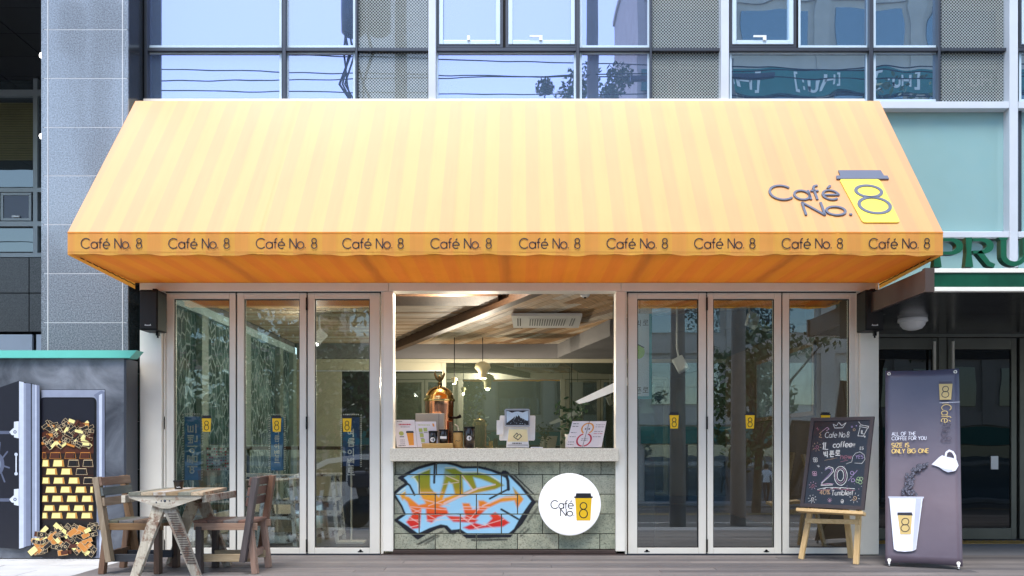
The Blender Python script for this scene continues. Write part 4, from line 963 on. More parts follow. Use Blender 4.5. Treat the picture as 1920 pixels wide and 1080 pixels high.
mb.flat([(78, 730), (197.5, 730), (197.5, 1046), (78, 1046)], MPl, h, 4); mb.flat([(78, 731), (196.7, 731), (196.7, 1046), (78, 1046)], MPl, 2*h, 0)
mb.flat([(176, 741), (182, 748), (183, 1046), (196, 1046), (196.5, 735), (190, 732)], MPl, 3*h, 13); mb.flat([(186, 741), (192, 738), (191, 1046), (187, 1046)], MPl, 3.4*h, 1)
mb.flat(rounded([(76, 745), (181.5, 745), (181.5, 1046), (76, 1046)], 9), MPl, 4*h, 4); mb.flat(rounded([(76, 747), (178, 748), (177, 1046), (76, 1046)], 7), MPl, 5*h, 3)
mb.build("vault_opening_print", pal, mu)
# stacked bars
mb = MB(); rb = random.Random(4)
def goldbar(x0, x1, y0, y1, face, edge, side):
    e = (x1-x0)*.10
    mb.flat([(x0, y1), (x0+e, y0), (x1-e, y0), (x1, y1)], MPl, 7*h, edge)
    mb.flat([(x0+.9, y1-.8), (x0+e+.5, y0+1.2), (x1-e*2.2, y0+1.2), (x1-e*2.0, y1-.8)], MPl, 8*h, face)
    mb.flat([(x1-e*1.9, y1-.8), (x1-e*2.1, y0+1.2), (x1-e*1.1, y0+1.2), (x1-.9, y1-.8)], MPl, 8*h, side)
mb.flat([(80, 838), (176.5, 838), (176.5, 1040), (80, 1040)], MPl, 5.6*h, 8)
ry = [(848, 860), (862, 875), (878, 890), (895, 907), (912, 924), (929, 941), (947, 958), (961, 972)]
xo = [94, 100, 87, 101, 86, 98, 83, 97]
for i, (a, b) in enumerate(ry):
    x = xo[i]-28
    while x < 174:
        x0_, x1_ = max(80, x), min(176, x+22)
        if x1_-x0_ > 5:
            dark = (i == 0) or (i == 1 and x > 115) or (i == 2 and x > 138) or (i == 3 and x > 150)
            goldbar(x0_, x1_, a, b, (7 if i == 0 else 9) if dark else 5, 11 if i == 0 else 10 if dark else 6, 8 if dark else 11)
        x += 28
    mb.ribbon([(80, b+1), (176, b+1)], .8, MPl, 6.6*h, 7)
# heaps at top and bottom
mb.flat([(80, 812), (96, 800), (140, 792), (176, 806), (176, 850), (80, 850)], MPl, 5.8*h, 7)
mb.flat([(80, 976), (120, 972), (176, 980), (178, 1044), (60, 1044), (52, 1036), (80, 1020)], MPl, 5.8*h, 9)
def tilted(cx, cy, w, hh, ang, fc, lc, lev, mark):
    c_, s_ = math.cos(R(ang)), math.sin(R(ang)); q = lambda a, b: (cx+a*c_-b*s_, cy+a*s_+b*c_)
    mb.flat([q(-w/2-.5, -hh/2-.5), q(w/2+.5, -hh/2-.5), q(w/2+.5, hh/2+.5), q(-w/2-.5, hh/2+.5)], MPl, lev, lc)
    mb.flat([q(-w/2, -hh/2), q(w/2, -hh/2), q(w/2, hh/2), q(-w/2, hh/2)], MPl, lev+.0004, fc)
    if mark: mb.ribbon([q(2.2*math.cos(R(k)), 2.2*math.sin(R(k))) for k in range(0, 360, 45)], .8, MPl, lev+.0008, 10, True)
lev = 9*h
for k in range(96):
    x = rb.uniform(84, 172); y = rb.uniform(787+abs(x-130)*.12, 838); ch = rb.random()
    tilted(x, y, rb.uniform(9, 16), rb.uniform(3.5, 6), rb.uniform(-60, 60), 9 if ch < .5 else 5 if ch < .68 else 11 if ch < .85 else 7, 10 if ch < .7 else 8, lev, ch < .2); lev += .00014
for k in range(84):
    x = rb.uniform(70, 180); y = rb.uniform(984+max(0, 95-x)*.9, 1036); ch = rb.random()
    tilted(x, y, rb.uniform(12, 20), rb.uniform(6, 9.5), rb.uniform(-60, 60), 9 if ch < .55 else 11 if ch < .78 else 5 if ch < .9 else 7, 10 if ch < .8 else 8, lev, ch < .4); lev += .00014
tilted(66, 1032, 16, 10, -40, 5, 10, lev, False)
tag(mb.build("gold_bar_print", pal, mu), kind="stuff")
# open vault door
mb = MB(); L0 = .05
dp = PX(DM)
mb.flat([(-200, 800), (-20, 735), (40, 714), (42, 1029), (0, 1026), (-200, 1010)], dp, .0300, 3)
mb.flat([(38, 714.5), (57, 719), (62, 719), (78.5, 724), (78.5, 1018), (62, 1022), (58, 1024), (40, 1029)], dp, .0303, 4)
for a, b, ya, yb_, c in ((39.5, 48, 715.5, 1028, 1), (48, 52, 718, 1026, 0), (52, 61.5, 718.5, 1024, 13), (63.5, 70, 720.5, 1021, 0), (70, 72, 721.5, 1020, 1), (72, 77.8, 722, 1019, 13)): mb.flat([(a, ya), (b, ya+1.5), (b, yb_-2), (a, yb_)], dp, .0307, c)
mb.build("vault_door_print", pal, mu)
mb = MB()
for y in (810, 936):
    mb.prism([(-60, y-2), (22, y-2), (22, y+4), (-60, y+4)], dp, .0310, .0312, 2); mb.prism([(30, y-22+3), (39, y-20), (39, y+12), (30, y+10)], dp, .0312, .0314, 12)
    mb.prism(rounded([(21, y), (30, y-8), (38, y-6), (38, y+6), (26, y+6)], 2), dp, .0315, .0317, 12); mb.disc((32, y), 3.2, dp, .0320, 2, 16); mb.disc((32, y), 1.6, dp, .0322, 1, 12)
mb.ribbon([(34, 852), (34, 888)], 2.2, dp, .0312, 12); mb.ribbon([(35.4, 852), (35.4, 888)], .6, dp, .0314, 4)
for y in (852, 888): mb.disc((34, y), 3.2, dp, .0316, 1, 14)
for k in range(8):
    a = R(k*45+10); mb.ribbon([(0, 870), (0+32*math.cos(a)*.7, 870+32*math.sin(a)*1.3)], 3, dp, .0311, 2)
mb.disc((0, 870), 12, dp, .0316, 2, 24, 20); mb.disc((0, 870), 6, dp, .0318, 13, 20, 10)
mb.build("hinge_print", pal, mu)

# ================================================================== THINGS ON THE COUNTER
def stand_card(name, label, corners, D, lean, art, cat="menu card", group=None):
    """thin printed card standing on the counter; corners tl,tr,br,bl in pixels at distance D"""
    tl, tr, br, bl_c = [W(*c, D) for c in corners]
    tl.y += lean; tr.y += lean
    o = (bl_c); u = br-bl_c; v = tl-bl_c
    t = thing(name, label, cat, tuple(o), group)
    pl = Plane(o, u, v)
    MB().prism([(0, 0), (1, 0), ((tr-tl).length/u.length, 1), (0, 1)], pl, -.006, 0).build("card", M['card'], t)
    return t, pl
M['card'] = mat("white_card", lin((226, 220, 224)), .45, var=.03, bstr=0)
M['card_dark'] = mat("grey_print", lin((96, 84, 96)), .5, var=.05, bstr=0)
M['card_green'] = mat("green_print", lin((176, 184, 96)), .5, var=.05, bstr=0)
M['card_orange'] = mat("orange_print", lin((226, 150, 40)), .5, var=.05, bstr=0)
M['card_red'] = mat("crimson_print", lin((190, 40, 66)), .5, var=.05, bstr=0)
arts = [M['card_dark'], M['card_green'], M['card_orange'], M['card_red'], M['ink']]
def dashes(mb, pl, x0, x1, y, w, mi, h_=.002, seed=0):
    rr_ = random.Random(seed+int(y*1000)); x = x0
    while x < x1-.01:
        L = rr_.uniform(.03, .09); mb.ribbon([(x, y), (min(x1, x+L), y)], w, pl, h_, mi); x += L+.02
DCc = 8.15
a, pl = stand_card("menu_card", "white menu card with a large orange cup, leftmost on the counter", [(737, 787), (776, 788.5), (782, 838.5), (744, 838.5)], DCc, .05, None, group="menu cards on the counter")
mb = MB(); dashes(mb, pl, .15, .4, .94, .02, 4); dashes(mb, pl, .22, .82, .83, .045, 3); dashes(mb, pl, .3, .75, .74, .02, 0)
for i in range(3): dashes(mb, pl, .2, .44, .26-.07*i, .018, 0)
dashes(mb, pl, .1, .45, .06, .02, 4); mb.disc((.3, .5), .12, pl, .002, 1, 16, .08); mb.ribbon([(.2, .38), (.42, .38)], .03, pl, .002, 0)
mb.flat([(.56, .52), (.9, .52), (.86, .07), (.62, .07)], pl, .002, 2); mb.flat([(.53, .52), (.93, .52), (.9, .59), (.56, .59)], pl, .002, 4)
mb.build("card_print", arts, a)
a, pl = stand_card("menu_card", "white menu card with small green pictures, second on the counter", [(777, 790), (816, 790), (822, 838.5), (783, 838.5)], DCc, .05, None, group="menu cards on the counter")
mb = MB(); dashes(mb, pl, .12, .7, .86, .03, 1); 
for x, y in ((.22, .66), (.45, .68), (.25, .46), (.28, .26)): mb.flat([(x-.08, y-.07), (x+.1, y-.07), (x+.1, y+.07), (x-.08, y+.07)], pl, .002, 1); mb.ribbon([(x-.08, y-.11), (x+.1, y-.11)], .02, pl, .002, 0)
dashes(mb, pl, .6, .9, .6, .05, 0); mb.flat([(.84, .8), (.92, .8), (.9, .92), (.82, .92)], pl, .002, 2)
mb.build("card_print", arts, a)
a, pl = stand_card("menu_board", "white folded menu with a big red and gold 8, right on the counter", [(1074, 789.5), (1138, 789), (1128, 838.5), (1060, 838.5)], DCc, .04, None, "menu")
mb = MB()
E = lambda cx, cy, rx, ry, a0, a1: arc(cx, cy, rx, ry, a0, a1, 18)
u8 = lambda x: .44+(x-.44)
mb.ribbon(E(.47, .72, .155, .2, -60, 90), .04, pl, .002, 2); mb.ribbon(E(.47, .72, .155, .2, 90, 240), .04, pl, .002, 2)
mb.ribbon(E(.46, .28, .19, .24, -80, 70), .045, pl, .002, 3); mb.ribbon(E(.46, .28, .19, .24, 110, 265), .045, pl, .002, 3)
mb.ribbon([(.47, 0), (.47, 1)], .012, pl, .0025, 4)
for y in (.9, .8, .56, .4, .2, .1): dashes(mb, pl, .04, .2, y, .02, 4); 
for y in (.86, .78, .6, .52, .4): dashes(mb, pl, .68, .92, y, .018, 3 if y in (.52,) else 0)
dashes(mb, pl, .38, .56, .32, .02, 0); dashes(mb, pl, .38, .56, .26, .02, 0); dashes(mb, pl, .4, .46, .7, .05, 4); dashes(mb, pl, .5, .56, .7, .05, 4)
mb.build("card_print", arts, a)

# copper espresso machine
M['copper'] = mat("polished_copper", (.80, .38, .22), .14, 1, var=.05, bstr=0)
M['brass'] = mat("polished_brass", (.84, .58, .22), .13, 1, var=.05, bstr=0)
M['bronze'] = mat("dark_bronze", (.16, .11, .05), .35, 1, var=.2, bstr=0)
DX_ = 8.62; ec = W(824, 840, DX_); kx = DX_/FPX
es = thing("espresso_machine", "domed copper and brass espresso machine with an eagle finial", "coffee machine", (ec.x, ec.y, CT))
r_ = 27*kx
zz = lambda py: wz(py, DX_)-0
cpt = Vector((ec.x, ec.y, 0))
MB().lathe([(r_*.98, zz(840)), (r_*.98, zz(765)), (r_, zz(762)), (r_, zz(752))], cpt, 40).build("boiler", M['copper'], es)
MB().lathe([(r_*1.06, zz(753)), (r_*1.1, zz(750.5)), (r_*1.06, zz(748))], cpt, 40).build("rim", M['brass'], es)
MB().lathe([(r_*1.02, zz(748))]+[(r_*1.0*math.cos(R(q)), zz(748)+24*kx*math.sin(R(q))) for q in range(6, 91, 7)], cpt, 40).build("dome", M['brass'], es)
MB().lathe([(.022, zz(724)), (.012, zz(722)), (.02, zz(720)), (.02, zz(718)), (.008, zz(716)), (.006, zz(712)), (0, zz(711))], cpt, 14).build("finial", M['bronze'], es)
eg = MB()
for s in (-1, 1): eg.tube([(ec.x, ec.y, zz(714)), (ec.x+s*5*kx, ec.y, zz(709)), (ec.x+s*9*kx, ec.y, zz(701)), (ec.x+s*7*kx, ec.y, zz(695))], [.014, .016, .011, .003], 7)
eg.tube([(ec.x, ec.y, zz(714)), (ec.x, ec.y-.01, zz(707)), (ec.x+.004, ec.y-.03, zz(705))], [.012, .014, .006], 7)
eg.build("eagle", M['bronze'], es)
for px in (800, 846): MB().box(wx(px, DX_)-.02, wx(px, DX_)+.02, ec.y-.12, ec.y-.08, CT, zz(790)).build("column", M['copper'], es, bevel=.004)
MB().lathe([(r_*1.02, CT+.002), (r_*1.05, CT+.02), (r_*1.0, CT+.03)], cpt, 40).build("base_ring", M['bronze'], es)
MB().tube([(ec.x+r_*.9, ec.y-.05, zz(783)), (ec.x+r_*1.25, ec.y-.1, zz(784)), (ec.x+r_*1.5, ec.y-.12, zz(781))], [.012, .012, .02], 8).build("group_handle", M['black'], es)
MB().tube([(ec.x+r_*1.1, ec.y-.05, zz(796)), (ec.x+r_*1.3, ec.y-.09, zz(800)), (ec.x+r_*1.4, ec.y-.09, zz(812))], .006, 8).build("steam_pipe", M['alu'], es)
bx = B(wx(779, 8.3), wx(832, 8.3), .3, .42, CT+.001, wz(775, 8.3)).build("cardboard_box", mat("grey_beige_carton", lin((180, 172, 158)), .8, var=.06, bstr=.1), None, bevel=.003, origin=(wx(805, 8.3), .35, CT))
tag(bx, "grey beige carton behind the menu cards on the counter", "box")
tap = B(wx(822.5, 8.3), wx(823.3, 8.3), .2985, .3, CT+.003, wz(776, 8.3)).build("box_seam", M['card_dark'], bx)
tr_o = thing("wooden_tray", "small yellowish wooden tray holding two small jars", "tray", (wx(818, 8.1), .12, CT))
trw = wood("yellow_wood", (.35, .2, .05), (.6, .42, .16), 'x', .5, rnd=False)
B(wx(791, 8.1), wx(849, 8.1), .1, .112, CT+.001, wz(831, 8.1)).build("front_board", trw, tr_o, bevel=.002); B(wx(791, 8.1), wx(849, 8.1), .1125, .22, CT+.001, CT+.012).build("bottom", trw, tr_o)
for px in (791, 848): B(wx(px, 8.1), wx(px, 8.1)+.008, .1125, .22, CT+.0125, wz(832, 8.1)).build("side", trw, tr_o)
M['coffee_glass'] = mat("dark_coffee_jar", (.02, .014, .012), .12, var=.3, bstr=0)
M['kraft'] = mat("kraft_sleeve", lin((196, 156, 92)), .7, var=.08, bstr=0)
def jar(px, top, bot, w, D, lab, body, lid=True, label='round', z0=None, grp="jars of coffee along the counter"):
    k = D/FPX; c = W(px, 840, D); rad = w/2*k; zb = z0 if z0 is not None else CT+.001; zt = wz(top, D)
    t = thing("coffee_jar", lab, "jar", (c.x, c.y, zb), grp)
    c = Vector((c.x, c.y, 0))
    MB().lathe([(rad*.8, zb), (rad*.95, zb+.004), (rad*.95, zt-.014), (rad*.85, zt-.008)], c, 24).build("body", body, t)
    if lid: MB().lathe([(rad*1.02, zt-.016), (rad*1.02, zt-.002), (rad*.95, zt), (0, zt+.001)], c, 24).build("lid", M['black'], t)
    pl = PX(D-rad-.001); kk = (D-rad)/FPX; cpx = c.x/kk+CX; my = CY-((zb+zt)/2-1)/kk+1.5
    mb = MB()
    if label == 'round': mb.disc((cpx, my), 4.6, pl, .001, 0, 20); mb.flat([(cpx, my-2.5), (cpx+2.6, my-2.5), (cpx+2.2, my+2.5), (cpx+.4, my+2.5)], pl, .002, 1); mb.ribbon([(cpx-2.6, my), (cpx-.6, my)], 1, pl, .002, 1)
    if label == 'band': mb.prism([(cpx-6, my-5), (cpx+6, my-5), (cpx+6, my), (cpx-6, my)], pl, -.002, .001, 0)
    if label == 'text': mb.ribbon([(cpx-5, my+2), (cpx-2, my), (cpx, my+2), (cpx+5, my+.5)], .8, pl, .001, 1)
    mb.build("label_print", [M['white'], M['ink']], t)
jar(812, 808, 830, 17, 8.18, "small dark jar with a round white label, left in the wooden tray", M['coffee_glass'], z0=CT+.0125)
jar(832, 805, 830, 17, 8.18, "small dark jar with a white band label, right in the wooden tray", M['coffee_glass'], label='band', z0=CT+.0125)
jar(859, 808, 840, 19, 8.2, "kraft covered jar with a black lid between the tray and the tall tumbler", M['kraft'], label='text')
jar(880, 800, 840, 21, 8.18, "tall dark tumbler with a round white label, rightmost of the jars", M['coffee_glass'])
# POS terminal
ps = thing("cash_terminal", "white till terminal with a mountain picture on its customer display", "till", (wx(970, 8.2), .2, CT))
DP_ = 8.2
MB().prism([(949, 839), (992, 839), (988.5, 801), (952.5, 801)], PX(DP_), -.12, .0).build("stand", M['white'], ps, bevel=.004)
mb = MB(); L = PX(DP_); mb.flat([(952, 828), (990, 828), (988.3, 805), (954, 805)], L, .0015, 2); mb.ribbon([(968, 823), (963, 818.5), (969, 812), (972, 815), (967.5, 820)], 1.6, L, .003, 1); mb.ribbon([(974, 813.5), (978, 818), (971, 825), (968.5, 822)], 1.6, L, .003, 1)
for i, q in enumerate("SOFIO"): pass
for i in range(6): mb.ribbon([(961+i*3, 831.3), (962.8+i*3, 831.3)], 2.4, L, .0025, 1)
mb.ribbon([(952, 834.5), (990.5, 834.5)], .8, L, .0025, 1)
mb.build("badge_print", [M['card'], M['ink'], mat("cream_label", lin((232, 216, 168)), .5, bstr=0)], ps)
sc_ = MB().prism(rounded([(946.5, 800), (994, 800), (993.5, 766.5), (946, 766.5)], 4), PX(DP_-.04), -.03, 0).build("customer_screen", mat("silver_bezel", lin((176, 178, 186)), .35, .3, bstr=0), ps)
L = PX(DP_-.04); mb = MB()
mb.flat([(949, 797), (991.5, 797), (991, 769.5), (949, 769.5)], L, .0012, 0)
mb.flat([(949.5, 771), (953, 771), (960, 774), (966, 772), (972, 771.5), (980, 773.5), (988, 770.5), (990.7, 770.5), (990.5, 790), (984, 787), (977, 783), (971, 788), (962, 784), (957, 788), (950, 793)], L, .002, 1)
mb.flat([(956, 797), (963, 783), (968, 774), (973, 779), (979, 787), (988, 797)], L, .0026, 0); mb.flat([(964, 781), (968, 774.2), (972, 778.5), (970, 782), (968, 779), (966.5, 783)], L, .003, 1)
mb.flat([(949.5, 796.5), (958, 789), (965, 793), (973, 788), (982, 794), (991, 788), (991, 796.5)], L, .0032, 0)
rb2 = random.Random(3)
for k in range(26):
    x, y = rb2.uniform(955, 988), rb2.uniform(782, 795); mb.flat([(x, y), (x+rb2.uniform(.8, 2), y+.7), (x+.6, y+rb2.uniform(.8, 1.8))], L, .0038, 1)
mb.build("mountain_picture", [M['ink'], mat("screen_pale_blue", lin((196, 216, 232)), .3, var=.1, vscale=8, bstr=0)], sc_)
MB().prism(rounded([(936, 826), (1003, 826), (1004, 779), (937, 779)], 3), PX(DP_+.06), -.05, 0).build("cashier_screen", M['white'], ps, bevel=.003)
MB().prism(rounded([(931, 815), (944, 815), (944, 788), (931, 788)], 1), PX(DP_+.02), -.04, 0).build("card_reader", M['white'], ps, bevel=.003)
tag(B(wx(995, 8.15), wx(1018, 8.15), .13, .22, CT+.001, CT+.012).build("receipt_pad", M['white'], None, bevel=.002, origin=(wx(1006, 8.15), .17, CT)), "small white pad lying on the counter right of the till", "pad")
pc = thing("potted_plant", "small leafy plant in a pale vase inside the serving window", "plant", (wx(1068, 8.9), .9, CT-.02))
MB().lathe([(.03, CT-.02), (.045, CT), (.05, CT+.16), (.045, CT+.165), (.03, CT+.1)], (wx(1068, 8.9), .9, 0), 16).build("vase", M['opal'], pc)
M['leaf'] = mat("dark_leaf", (.04, .085, .04), .5, var=.4, vscale=9, bstr=0)
mb = MB(); rl = random.Random(9)
for k in range(70):
    c = Vector((wx(1068, 8.9)+rl.gauss(0, .09), .9+rl.gauss(0, .06), CT+.3+rl.gauss(0, .1))); d = Vector((rl.uniform(-1, 1), rl.uniform(-1, 1), rl.uniform(-.6, 1))).normalized()*.045; s = d.cross(Vector((.3, .8, .2))).normalized()*.016
    mb.add([c-d, c+s, c+d, c-s], [(0, 1, 2, 3)])
tag(mb.build("foliage", M['leaf'], pc), kind="stuff")
# back shelf block carrying the plant and a low back counter
struct("floor_plinth", B(-1.0, 1.4, .7, 1.1, 0, CT-.021), mat("dark_bar_front", (.04, .035, .03), .6, bstr=.1))
wh = thing("reflection_panel", "white slanted panel added for a bright reflection inside the right of the serving window", "lamp", (wx(1120, 9.2), 1.2, 1.6))  # bright reflection in the back glass built as an added glowing slab on a cable
Lp = PX(9.2); MB().prism([(1080, 752), (1153, 717), (1190, 702), (1190, 716), (1150, 735), (1104, 753), (1086, 757)], Lp, -.1, 0).build("panel", mat("white_reflection_glow", (.8, .82, .84), .5, bstr=0, emit=.1), wh, bevel=.006)
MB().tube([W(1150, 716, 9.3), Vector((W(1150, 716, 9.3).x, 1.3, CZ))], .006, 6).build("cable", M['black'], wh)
# ceiling cassette
acz = CZ-.022; ac = thing("air_conditioner", "white ceiling cassette air conditioner above the serving window", "air conditioner", (.35, 2.45, acz))
q0 = [(-.07, 1.99), (.76, 1.99), (.79, 3.0), (-.05, 3.0)]
apl = Plane((0, 0, acz), (1, 0, 0), (0, 1, 0), (0, 0, -1))
MB().prism(q0, apl, -.002, .03).build("panel", M['white'], ac, bevel=.006)
gm = mat("grey_vent", lin((120, 122, 124)), .5, bstr=0)
inn = MB().prism([(.14, 2.2), (.60, 2.2), (.61, 2.8), (.14, 2.8)], apl, .0302, .034).build("intake_grille", M['white'], ac)
for i in range(15): MB().prism([(.15+i*.03, 2.24), (.163+i*.03, 2.24), (.165+i*.03, 2.76), (.152+i*.03, 2.76)], apl, .0342, .037).build("slat", gm, inn)
for x in (.0, .03, .65, .68): MB().prism([(x, 2.2), (x+.012, 2.2), (x+.015, 2.8), (x+.003, 2.8)], apl, .0302, .034).build("louvre", gm if x > .5 else M['black'], ac)
# ceiling devices and lamps
for (px, py, lab) in ((748, 648, "white smoke detector at the left end of the diagonal beam"), (1097, 555, "white smoke detector on the boards right of the air conditioner"), (978, 612, "white smoke detector just behind the air conditioner")):
    D = 1.58*FPX/(840-py); c = (wx(px, D), D-CD, CZ-.001)
    t = thing("smoke_detector", lab, "smoke detector", c, "smoke detectors on the boarded ceiling")
    MB().lathe([(.05, 0), (.05, -.012), (.035, -.03), (.0, -.032)], c, 18).build("cap", M['white'], t); MB().lathe([(.015, -.033), (.01, -.045), (0, -.046)], c, 10).build("sensor", M['black'], t)
c = (wx(843, 8.53), .52, CZ-.004); t = thing("ceiling_light", "round lit ceiling lamp on the dark beam at the top of the serving window", "lamp", c)
MB().lathe([(.1, .006), (.105, -.004)], c, 28).build("rim", M['alu'], t); MB().lathe([(.1, -.005), (.09, -.03), (.05, -.045), (0, -.048)], c, 28).build("diffuser", M['lamp'], t)
ll = bpy.data.lights.new("ceiling_light_glow", 'POINT'); ll.energy = 42; ll.shadow_soft_size = .05; ll.color = (1, .9, .75); lo = bpy.data.objects.new("ceiling_light_glow", ll); COL.objects.link(lo); lo.location = (c[0], c[1], c[2]-.055)
def spot(px, py, D, az, label):
    p = W(px, py, D); t = thing("spotlight", label, "lamp", tuple(p), "white track spotlights inside the cafe")
    ax = Vector((math.sin(R(az)), -.35, -.75)).normalized()
    MB().bar(p-ax*.085, p+ax*.085, .13, .075, up=(0, 1, .3)).build("head", M['white'], t, bevel=.008)
    MB().tube([p+Vector((0, .05, 0)), p+Vector((-.02, .1, .2)), Vector((p.x-.02, p.y+.1, CZ))], .012, 8).build("stem", M['white'], t)
    MB().bar(p+ax*.086, p+ax*.09, .11, .055, up=(0, 1, .3)).build("lens", M['opal'] if px != 598 else M['lamp'], t)  # left lens set glowing to go with the added fill light
    if px == 598:
        sp_l = bpy.data.lights.new("left_fill_light", 'POINT'); sp_l.energy = 6; sp_l.shadow_soft_size = .015; sp_l.color = (1, .9, .76); so_ = bpy.data.objects.new("left_fill_light", sp_l); COL.objects.link(so_); so_.location = p+ax*.12  # fill light added to brighten the left side of the room
spot(1276, 683, 9.6, 20, "white spotlight hanging lowest, behind the right door beside the post")
spot(1411, 600, 9.6, -15, "white spotlight close to the ceiling behind the middle right door")
spot(598, 632, 10.2, -35, "white spotlight behind the upper left edge of the third left door")
# hanging blobs added in place of soft lamp reflections in the back glass
for px, py, s, lab in ((905, 690, 15, "larger pale blob added for a lamp reflection deep inside above the counter"), (852, 712, 6, "smaller pale blob added for a lamp reflection beside the partition post")):
    D = 12.2; k = D/FPX; c = W(px, py, D); t = thing("lamp_reflection", lab, "lamp", tuple(c), "pale lamp reflections built as hanging blobs")
    MB().lathe([(s*.5*k, -s*1.3*k), (s*.55*k, -s*.5*k), (s*k, 0), (s*.9*k, s*.5*k), (s*.3*k, s*.8*k), (0, s*.85*k)], c, 20).build("reflection_blob", mat("yellowish_reflection", lin((190, 178, 136)), .4, bstr=0, emit=.12), t)
    pl_ = bpy.data.lights.new("ceiling_fill_light", 'POINT'); pl_.energy = 3.4*s; pl_.shadow_soft_size = .012; pl_.color = (1, .88, .7); po = bpy.data.objects.new("ceiling_fill_light", pl_); COL.objects.link(po); po.location = (c.x, c.y, c.z-s*1.3*k-.02)  # point light added under each blob to brighten the boarded ceiling
    MB().tube([c+Vector((0, 0, s*.8*k)), Vector((c.x, c.y, CZ-.02))], .006, 6).build("cable", M['black'], t)

# ================================================================== INSIDE THE DOORS
M['chipped'] = wood("chipped_white_paint", (.6, .6, .58), (.82, .82, .8), 'z', .6, worn=(.06, .045, .035), rnd=False)
def stool(px, D, label):
    c = W(px, 1000, D); t = thing("bar_stool", label, "stool", (c.x, c.y, 0), "bar stools inside the left doors"); x, y = c.x, c.y
    B(x-.17, x+.17, y-.17, y+.17, .70, .73).build("seat", M['chipped'], t, bevel=.004)
    for a, b in ((-1, -1), (1, -1), (1, 1), (-1, 1)):
        MB().bar((x+a*.19, y+b*.19, 0.0), (x+a*.13, y+b*.13, .70), .035, .035, up=(0, 1, 0)).build("leg", M['chipped'], t)
    for z, k in ((.09, .18), (.3, .165), (.45, .153)):
        for a, b in ((1, 0), (0, 1), (-1, 0), (0, -1)):
            p = Vector((x+a*k, y+b*k, z)); q = Vector((b, a, 0))*k*.9
            MB().bar(p-q, p+q, .02, .03 if z > .1 else .07).build("rung", M['chipped'], t)
    return t
stool(528, 8.7, "bar stool with chipped white legs behind the middle left door")
stool(474, 9.0, "bar stool partly hidden behind the right chair")
stool(606, 9.2, "bar stool behind the edge of the third left door")
bt = thing("bar_table", "narrow dark bar table behind the left doors", "table", (-2.6, 1.7, 0))
B(-3.3, -1.9, 1.9, 2.25, .98, 1.02).build("top", M['beam'], bt, bevel=.003)
for x in (-3.2, -2.0): B(x-.03, x+.03, 2.05, 2.11, 0, .979).build("leg", M['alu_dark'], bt)
M['poster'] = mat("blue_banner_print", lin((58, 124, 186)), .5, var=.2, vscale=5, bstr=0)
M['poster_navy'] = mat("navy_banner_print", lin((40, 66, 120)), .5, var=.2, vscale=5, bstr=0)
def poster(x0, x1, y0, y1, D, label, matk, rot):
    t = thing("vertical_banner", label, "banner", (wx((x0+x1)/2, D), D-CD, wz(y1, D)), "blue banners standing inside the left doors"); L = PX(D)
    MB().prism([(x0, y1), (x1, y1), (x1, y0), (x0, y0)], L, -.006, 0).build("sheet", M[matk], t)
    mb = MB(); n = 26
    for xx in (x0-3, x1+3):
        for k in range(n):
            y = y0-4+(y1-y0+8)*k/n; mb.flat([(xx-1.3, y), (xx+1.3, y-1), (xx+1.3, y+(y1-y0)/n*.5-1), (xx-1.3, y+(y1-y0)/n*.5)], L, 0, 0)
    for k in range(9):
        x = x0+(x1-x0)*k/9; mb.flat([(x, y0-6), (x+(x1-x0)/18, y0-6), (x+(x1-x0)/18+1, y0-3.6), (x+1, y0-3.6)], L, 0, 0)
    tag(mb.build("dashed_border", M['white'], t), kind="stuff")
    mb = MB(); w = x1-x0; s = w*.62; cx = (x0+x1)/2
    for i, k in enumerate(('yeo', 'reum', 'i', 'ben', 'teu')):
        if rot: yb_ = y1-12-i*s*1.02; korean(mb, k, L, lambda a, b, yb_=yb_: (cx-s/2+(1-b)*s, yb_-a*s*.9), s*.12, .002)
        else: yb_ = y0+20+i*s*.95+s*.9; korean(mb, k, L, lambda a, b, yb_=yb_: (cx-s*.35+a*s*.7, yb_-b*s*.8), s*.1, .002)
    mb.build("lettering", M['white'], t)
    MB().tube([W(cx, y1+1, D+.01), Vector((W(cx, y1, D).x, D-CD+.01, .02))], .01, 6).build("pole", M['alu'], t)
    MB().box(W(cx, y1, D).x-.14, W(cx, y1, D).x+.14, D-CD-.1, D-CD+.12, 0, .02).build("foot", M['alu'], t)
poster(346, 376, 781, 900, 8.5, "light blue banner with white letters behind the first left door", 'poster', True)
poster(508, 531, 782, 882, 9.0, "blue banner with white letters behind the middle left door", 'poster', False)
poster(643, 674, 782, 874, 9.0, "navy banner with white letters behind the third left door", 'poster_navy', False)
# leaflet rack and bench in the first bay
rk = thing("leaflet_rack", "pale rack of small printed leaflets behind the first left door", "rack", (wx(408, 9.2), 1.2, 0))
L = PX(9.2); MB().prism([(386, 884), (434, 884), (434, 838), (386, 838)], L, -.08, 0).build("board", mat("pale_rack", lin((170, 186, 180)), .6, bstr=0), rk)
mb = MB(); rr3 = random.Random(5)
for i in range(11):
    for j in range(8): mb.flat([(388+i*4.2, 840+j*5.5), (391+i*4.2, 840+j*5.5), (391+i*4.2, 843+j*5.5), (388+i*4.2, 843+j*5.5)], L, .002, rr3.randrange(3))
tag(mb.build("leaflet", [M['card_dark'], M['white'], M['card_red']], rk), kind="stuff")
for px in (389, 431): MB().bar((wx(px, 9.2), 1.24, 0), (wx(px, 9.2), 1.24, wz(838, 9.2)), .025, .025, up=(0, 1, 0)).build("leg", M['alu'], rk)
